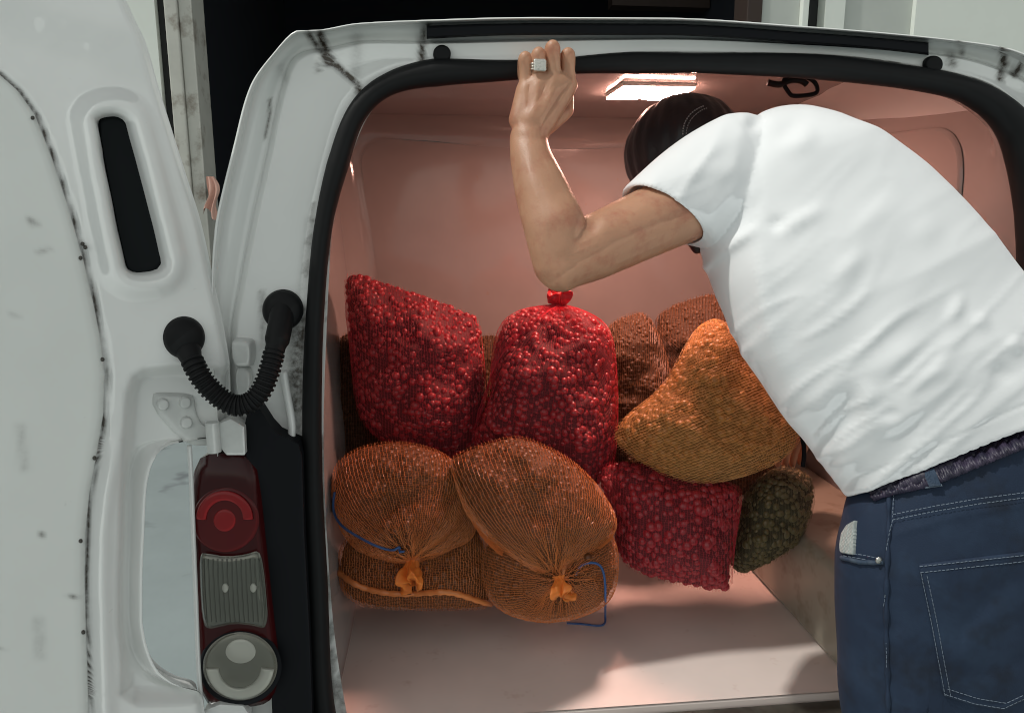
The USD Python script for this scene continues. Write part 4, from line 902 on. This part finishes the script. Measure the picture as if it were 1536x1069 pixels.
legs = [chain([(hipL, .07), (kneeL, .048), (kneeL + [0, -.02, -.12], .05), (ankL, .036)]), chain([(hipR, .07), (kneeR, .048), (kneeR + [0, -.02, -.12], .05), (ankR, .036)]), chain([(pelv, .09), (hipL, .08)]), chain([(pelv, .09), (hipR, .08)])]
for a in (ankL, ankR): legs.append(chain([(a, .036), (a + [0, .0, -.055], .03), (a + [0, .14, -.065], .022)]))
body = tidy(union([chain(arm, 28), chain(fore, 28), thumb] + palm + fing + headm + spine + rh + legs), 0.0074, 11)
bvx, bfx = np.array(body.vertices), np.array(body.faces); bn = np.array(body.vertex_normals); bp, _ = proj(bvx)
bface = sstep(-((nrm(bvx - CAM)) * bn).sum(1), -.1, .3) * (bp[:, 0] < 1045); bdsp = np.zeros(len(bvx))
MUS = [([(793, 190), (789, 160), (788, 134)], 1.0, 5), ([(797, 188), (804, 150), (808, 128)], 1.5, 5), ([(802, 190), (824, 150), (831, 126)], 1.5, 5), ([(808, 192), (840, 155), (852, 130)], 1.2, 6), ([(797, 160), (799, 140)], -1.2, 5), ([(815, 152), (820, 132)], -1.2, 5), ([(834, 152), (842, 134)], -1.2, 5),
       ([(780, 98), (796, 98)], -.6, 2.5), ([(818, 90), (840, 88)], -.6, 2.5), ([(842, 96), (862, 96)], -.6, 2.5), ([(822, 84), (838, 82)], -.5, 2), ([(768, 203), (800, 207), (830, 203)], -1.8, 5), ([(775, 212), (822, 214)], -.8, 3), ([(856, 300), (820, 262), (806, 225)], -2.2, 12), ([(778, 300), (800, 360), (815, 395)], 2.5, 18), ([(838, 290), (866, 330), (862, 360)], 3.5, 20), ([(1040, 345), (960, 372), (890, 404)], -1.6, 22), ([(1000, 305), (930, 335), (885, 350)], 2.0, 28), ([(886, 314), (892, 332), (878, 352)], -4.5, 8),
       ([(822, 418), (842, 428), (862, 426)], 5.0, 17), ([(836, 380), (850, 392), (866, 392)], -2.5, 10), ([(772, 230), (776, 270), (788, 320)], -1.2, 5), ([(790, 235), (800, 275), (812, 310)], 1.0, 4), ([(812, 310), (820, 340), (815, 365)], .9, 4)]
for line, amp, wd in MUS:
    line = polyres(line, 8) if len(line) < 3 else spline(line, 12); d, t_ = ldist(bp, line); bdsp += amp * .001 * np.exp(-(d / wd) ** 2) * sstep(t_, -.1, .3) * (1 - sstep(t_, .7, 1.1))
for x, y in ((789, 131), (808, 125), (831, 121), (852, 127), (788, 84), (808, 79), (829, 68), (852, 79)):
    bdsp += .0016 * np.exp(-((bp[:, 0] - x) ** 2 + (bp[:, 1] - y) ** 2) / 49.0)
bvx = bvx + bn * (bdsp * bface)[:, None]
part(man, 'body', (bvx, bfx), 'skin', smooth=True)
for s_ in (-1, 1):
    e = trimesh.creation.icosphere(2, .013); e.apply_translation(head + fd * .094 + ca * .0 + sd_ * s_ * .033); part(man, 'eye', e, 'eye', smooth=True)
chn = head - ca * .105 + fd * .055
part(man, 'beard', tidy(union([chain([(chn + ca * .03, .048), (chn - ca * .012 + fd * .008, .034), (J(1046, 372, .17), .012)]), chain([(chn + ca * .05 + sd_ * .05, .03), (chn, .035), (chn + ca * .05 - sd_ * .05, .03)])]), .006, 6), 'hair', smooth=True)
# ring
rp = mc[1] * .42 + pip[1] * .58; rd = nrm(pip[1] - mc[1])
e1 = nrm(np.cross(rd, [0, 1, 0])); e2 = np.cross(rd, e1); a = np.linspace(0, 2 * np.pi, 40, endpoint=False)
rg = [tube(rp + rd * o_ + (np.cos(a)[:, None] * e1 + np.sin(a)[:, None] * e2) * .0132, .0022, 8, True) for o_ in (-.004, 0, .004)]
rg.append(box(rp + [-.0105, -.0165, -.010], rp + [.0105, -.009, .010], .003))
part(man, 'finger_ring', cat(rg), 'silver', smooth=40)
# cap
th_ = np.linspace(0, 2 * np.pi, 96, endpoint=False); ph_ = np.linspace(0, 1, 40)
T2, P2 = np.meshgrid(ph_, th_, indexing='ij')
cax = nrm(ca * .86 - fd * .5); cu = nrm(np.cross(cax, sd_)); 
co = head + ca * .030 - fd * .012
pol = T2 * np.radians(122)
rad = .1125 + .0026 * (np.abs(np.sin(4.5 * P2 + .5 * np.sin(3 * pol))) ** .6) * np.sin(pol) + .0015 * np.sin(23 * P2 + 4 * pol) * np.sin(pol) + .002 * (meshkit.fbm(np.stack([np.cos(P2) * 3, np.sin(P2) * 3, pol * 2], -1), 3, 6) - .5) * 2
cvx = co + rad[..., None] * (np.cos(pol)[..., None] * cax + (np.sin(pol) * np.cos(P2))[..., None] * sd_ + (np.sin(pol) * np.sin(P2) * 1.10)[..., None] * cu)
inn = cvx[-1] * .95 + co * .05
cvv = np.vstack([cvx.reshape(-1, 3), inn]); cff = grid_faces(41, 96, False, True)
capp = part(man, 'cap', outward(cvv, cff), 'cap', smooth=True, label='black cap with a pale stitched seam')
D = Drape(cvv, outward(cvv, cff)[1])
sl = spline([(1024, 202), (1026, 188), (1034, 174), (1046, 164), (1056, 160)], 60)
cs_, nn_ = D(sl[:, 0], sl[:, 1], .0015)
ms = [tube(cs_[i:i + 3] + nn_[i:i + 3] * .0, .0014, 5) for i in range(0, 57, 4)] + [tube(D(*(sl[i:i + 3] + [5, 3]).T, .0015)[0], .0009, 5) for i in range(0, 57, 4)]
part(capp, 'stitching', cat(ms), 'cap_thread', smooth=True)
# --- jeans
JS = [((1300, 718), (1638, 572), -.172, .118), ((1284, 752), (1650, 612), -.178, .122), ((1272, 800), (1662, 690), -.185, .126), ((1264, 850), (1672, 770), -.19, .130), ((1263, 930), (1672, 880), -.195, .128), ((1264, 1010), (1662, 985), -.2, .115), ((1268, 1075), (1640, 1060), -.2, .10), ((1300, 1120), (1610, 1110), -.2, .07)]
hipl = loft(limb_sections(JS), 60, 84, cavity=0)
def leg(h_, k_, a_):
    return chain([(h_ + [-.012, 0, -.02], .104), (h_ * .5 + k_ * .5 + [-.016, 0, 0], .100), (k_ + [-.008, 0, 0], .084), (k_ * .5 + a_ * .5, .074), (a_ + [0, .0, -.02], .070)], 28)
lx = J(1362, 1069, -.2)[0]
jeans = tidy(union([to_man(*hipl), leg(J(1366, 930, -.195), kneeL, ankL), leg(J(1556, 890, -.2), kneeR, ankR)]), .0095, 16)
v, f = np.array(jeans.vertices), np.array(jeans.faces); n = np.array(jeans.vertex_normals); pxs, _ = proj(v)
disp = .006 * (meshkit.fbm(v * np.array([14, 14, 7.0]), 3, 12) - .5)
for line, amp, wd in [([(1330, 800), (1332, 900), (1331, 980), (1333, 1069)], 2.5, 7), ([(1322, 870), (1323, 930)], 3, 8), ([(1460, 930), (1510, 870)], -3, 16), ([(1440, 980), (1490, 920)], 3, 16), ([(1290, 860), (1300, 1000)], -2.5, 14), ([(1470, 1010), (1530, 990)], -2.5, 14), ([(1350, 960), (1375, 1069)], 2.5, 14), ([(1345, 800), (1440, 772), (1536, 755)], 1.5, 6)]:
    d, t = ldist(pxs, line); disp += amp * .001 * np.exp(-(d / wd) ** 2)
v = v + n * disp[:, None]
jn = part(man, 'jeans', (v, f), 'denim', smooth=True)
D = Drape(v, f)
def patch(poly, off, mat, name, parent=jn, nx=40, edge=3.0, **kw):
    poly = np.asarray(poly, float)
    o = PD(*poly.mean(0), 1.1); u_, w_ = RGT, UPV
    c = poly.mean(0); th, b = polar(poly, c, 160)
    rho = np.r_[np.linspace(0, 1, 24), 1.0]
    q = c + (rho[:, None] * b[None])[..., None] * np.stack([np.cos(th), np.sin(th)], -1)
    p, n_ = D(q[..., 0], q[..., 1]); offs = np.r_[np.full(23, off), off * .6, -.004]
    vv = (p + n_ * offs[:, None, None]).reshape(-1, 3)
    part(parent, name, (vv, grid_faces(25, 160, False, True)[:, ::-1] if False else grid_faces(25, 160, False, True)), mat, smooth=True, **kw)
POCK = polyres([(1377, 846), (1460, 836), (1545, 826), (1600, 820), (1600, 1000), (1552, 1040), (1504, 1063), (1460, 1056), (1414, 1042), (1404, 980), (1392, 910), (1377, 846)], 90)[:-1]
patch(POCK, .0035, 'denim', 'back_pocket')
patch(polyres([(1383, 700), (1400, 694), (1404, 710), (1411, 728), (1394, 731), (1388, 716), (1383, 700)], 30)[:-1], .013, 'denim_light', 'belt_loop')
patch(polyres([(1286, 780), (1274, 787), (1266, 800), (1263, 818), (1264, 829), (1283, 832), (1285, 800), (1286, 780)], 40)[:-1], .006, 'pocket_cloth', 'pocket_lining')
def stitches(line, dash=5.0, gap=2.0, off=.0042, r=.00055):
    line = np.asarray(line, float); L = np.linalg.norm(np.diff(line, axis=0), axis=1).sum(); P = polyres(line, max(int(L), 4)); out = []
    i = 0
    while i + 3 < len(P):
        j = min(i + int(dash * random.uniform(.8, 1.2)), len(P) - 1); s_ = polyres(P[i:j + 1], 3) if j > i + 1 else None
        if s_ is not None:
            p, n_ = D(s_[:, 0], s_[:, 1], off); out.append(tube(p, r, 4))
        i = j + int(gap)
    return out
sh2 = lambda l, dx, dy: [(x + dx, y + dy) for x, y in l]
yoke = [(1340, 779), (1400, 766), (1470, 754), (1560, 742)]; ptop = [(1379, 848), (1460, 839), (1560, 828)]; pl = [(1381, 858), (1394, 920), (1406, 985), (1416, 1040)]; pb_ = [(1416, 1040), (1460, 1054), (1503, 1061), (1552, 1038)]
ms = []
for l in (yoke, sh2(yoke, 1, -8), ptop, sh2(ptop, 1, 9), pl, sh2(pl, 9, 4), sh2(pb_, 0, -2), sh2(pb_, 4, -10), [(1340, 779), (1334, 802), (1330, 826)], [(1342, 740), (1340, 775)], [(1328, 890), (1326, 910)], [(1330, 960), (1331, 1000)], [(1268, 828), (1300, 832), (1318, 836)], [(1268, 833), (1300, 838)]):
    ms += stitches(l)
part(jn, 'stitching', cat(ms), 'stitch', smooth=False, kind='stuff')
p, n_ = D(*polyres([(1264, 836), (1290, 842), (1312, 843), (1326, 842)], 30).T, .002)
part(jn, 'pocket_hem', tube(p, .004, 8), 'denim_light', smooth=True)
p, n_ = D([1321], [839], .006)
st_ = trimesh.creation.icosphere(2, .006); st_.apply_transform(np.diag([1, .5, 1, 1])); st_.apply_translation(p[0]); part(jn, 'rivet', st_, 'silver', smooth=True)
p, n_ = D(*polyres([(1334, 742), (1333, 800), (1330, 860), (1329, 930), (1331, 1000), (1333, 1100)], 60).T, .001)
part(jn, 'side_seam', tube(p, .0035 + .001 * np.sin(np.arange(60) * .9), 8), 'denim', smooth=True)
p, n_ = D(*polyres([(1388, 731), (1400, 729), (1412, 727)], 12).T, .007)
part(jn, 'bar_tack', tube(p, .0016, 6), 'stitch', smooth=True)
# woven belt: three crossing strands
bl_ = polyres([(1312, 743), (1352, 727), (1420, 700), (1480, 676), (1540, 652), (1600, 628)], 260)
ms = []
s_ = np.arange(260) / 260.0
for k in range(6):
    ph = s_ * 2 * np.pi * 17 + k * np.pi / 3
    am = 14 * (.35 + .65 * sstep(s_, 0, .3)); q_ = bl_ + np.stack([.36 * np.sin(ph) * am, .93 * np.sin(ph) * am + 2], 1)
    p, n_ = D(q_[:, 0], q_[:, 1]); p = p + n_ * (.006 + .0028 * np.cos(2 * ph + k))[:, None]
    ms.append(tube(p, .0036, 7))
p, n_ = D(bl_[:, 0], bl_[:, 1] + 2, .003); ms.append(tube(p, .0045 + .0075 * sstep(s_, 0, .3), 8))
part(man, 'belt', cat(ms), 'belt', smooth=True)
for a in (ankL, ankR):
    b0 = np.array([a[0], a[1], 0.0])
    up = m3.Manifold.batch_hull([m3.Manifold.sphere(.045, 20).translate((b0 + [0, -.03, .065]).tolist()), m3.Manifold.sphere(.042, 20).translate((b0 + [0, .06, .06]).tolist()), m3.Manifold.sphere(.04, 20).translate((b0 + [.0, .15, .05]).tolist()), m3.Manifold.sphere(.035, 20).translate((b0 + [0, -.01, .10]).tolist())])
    shp = part(man, 'shoe', up, 'shoe', smooth=True)
    so_ = m3.CrossSection.batch_hull([m3.CrossSection.circle(.044, 24).translate([0, -.03]), m3.CrossSection.circle(.048, 24).translate([0, .13])]).extrude(.025) if hasattr(m3.CrossSection, 'batch_hull') else m3.Manifold.cube([.09, .26, .025], True)
    part(shp, 'sole', so_.translate((b0 + [0, 0, .001]).tolist()), 'sole', smooth=30)
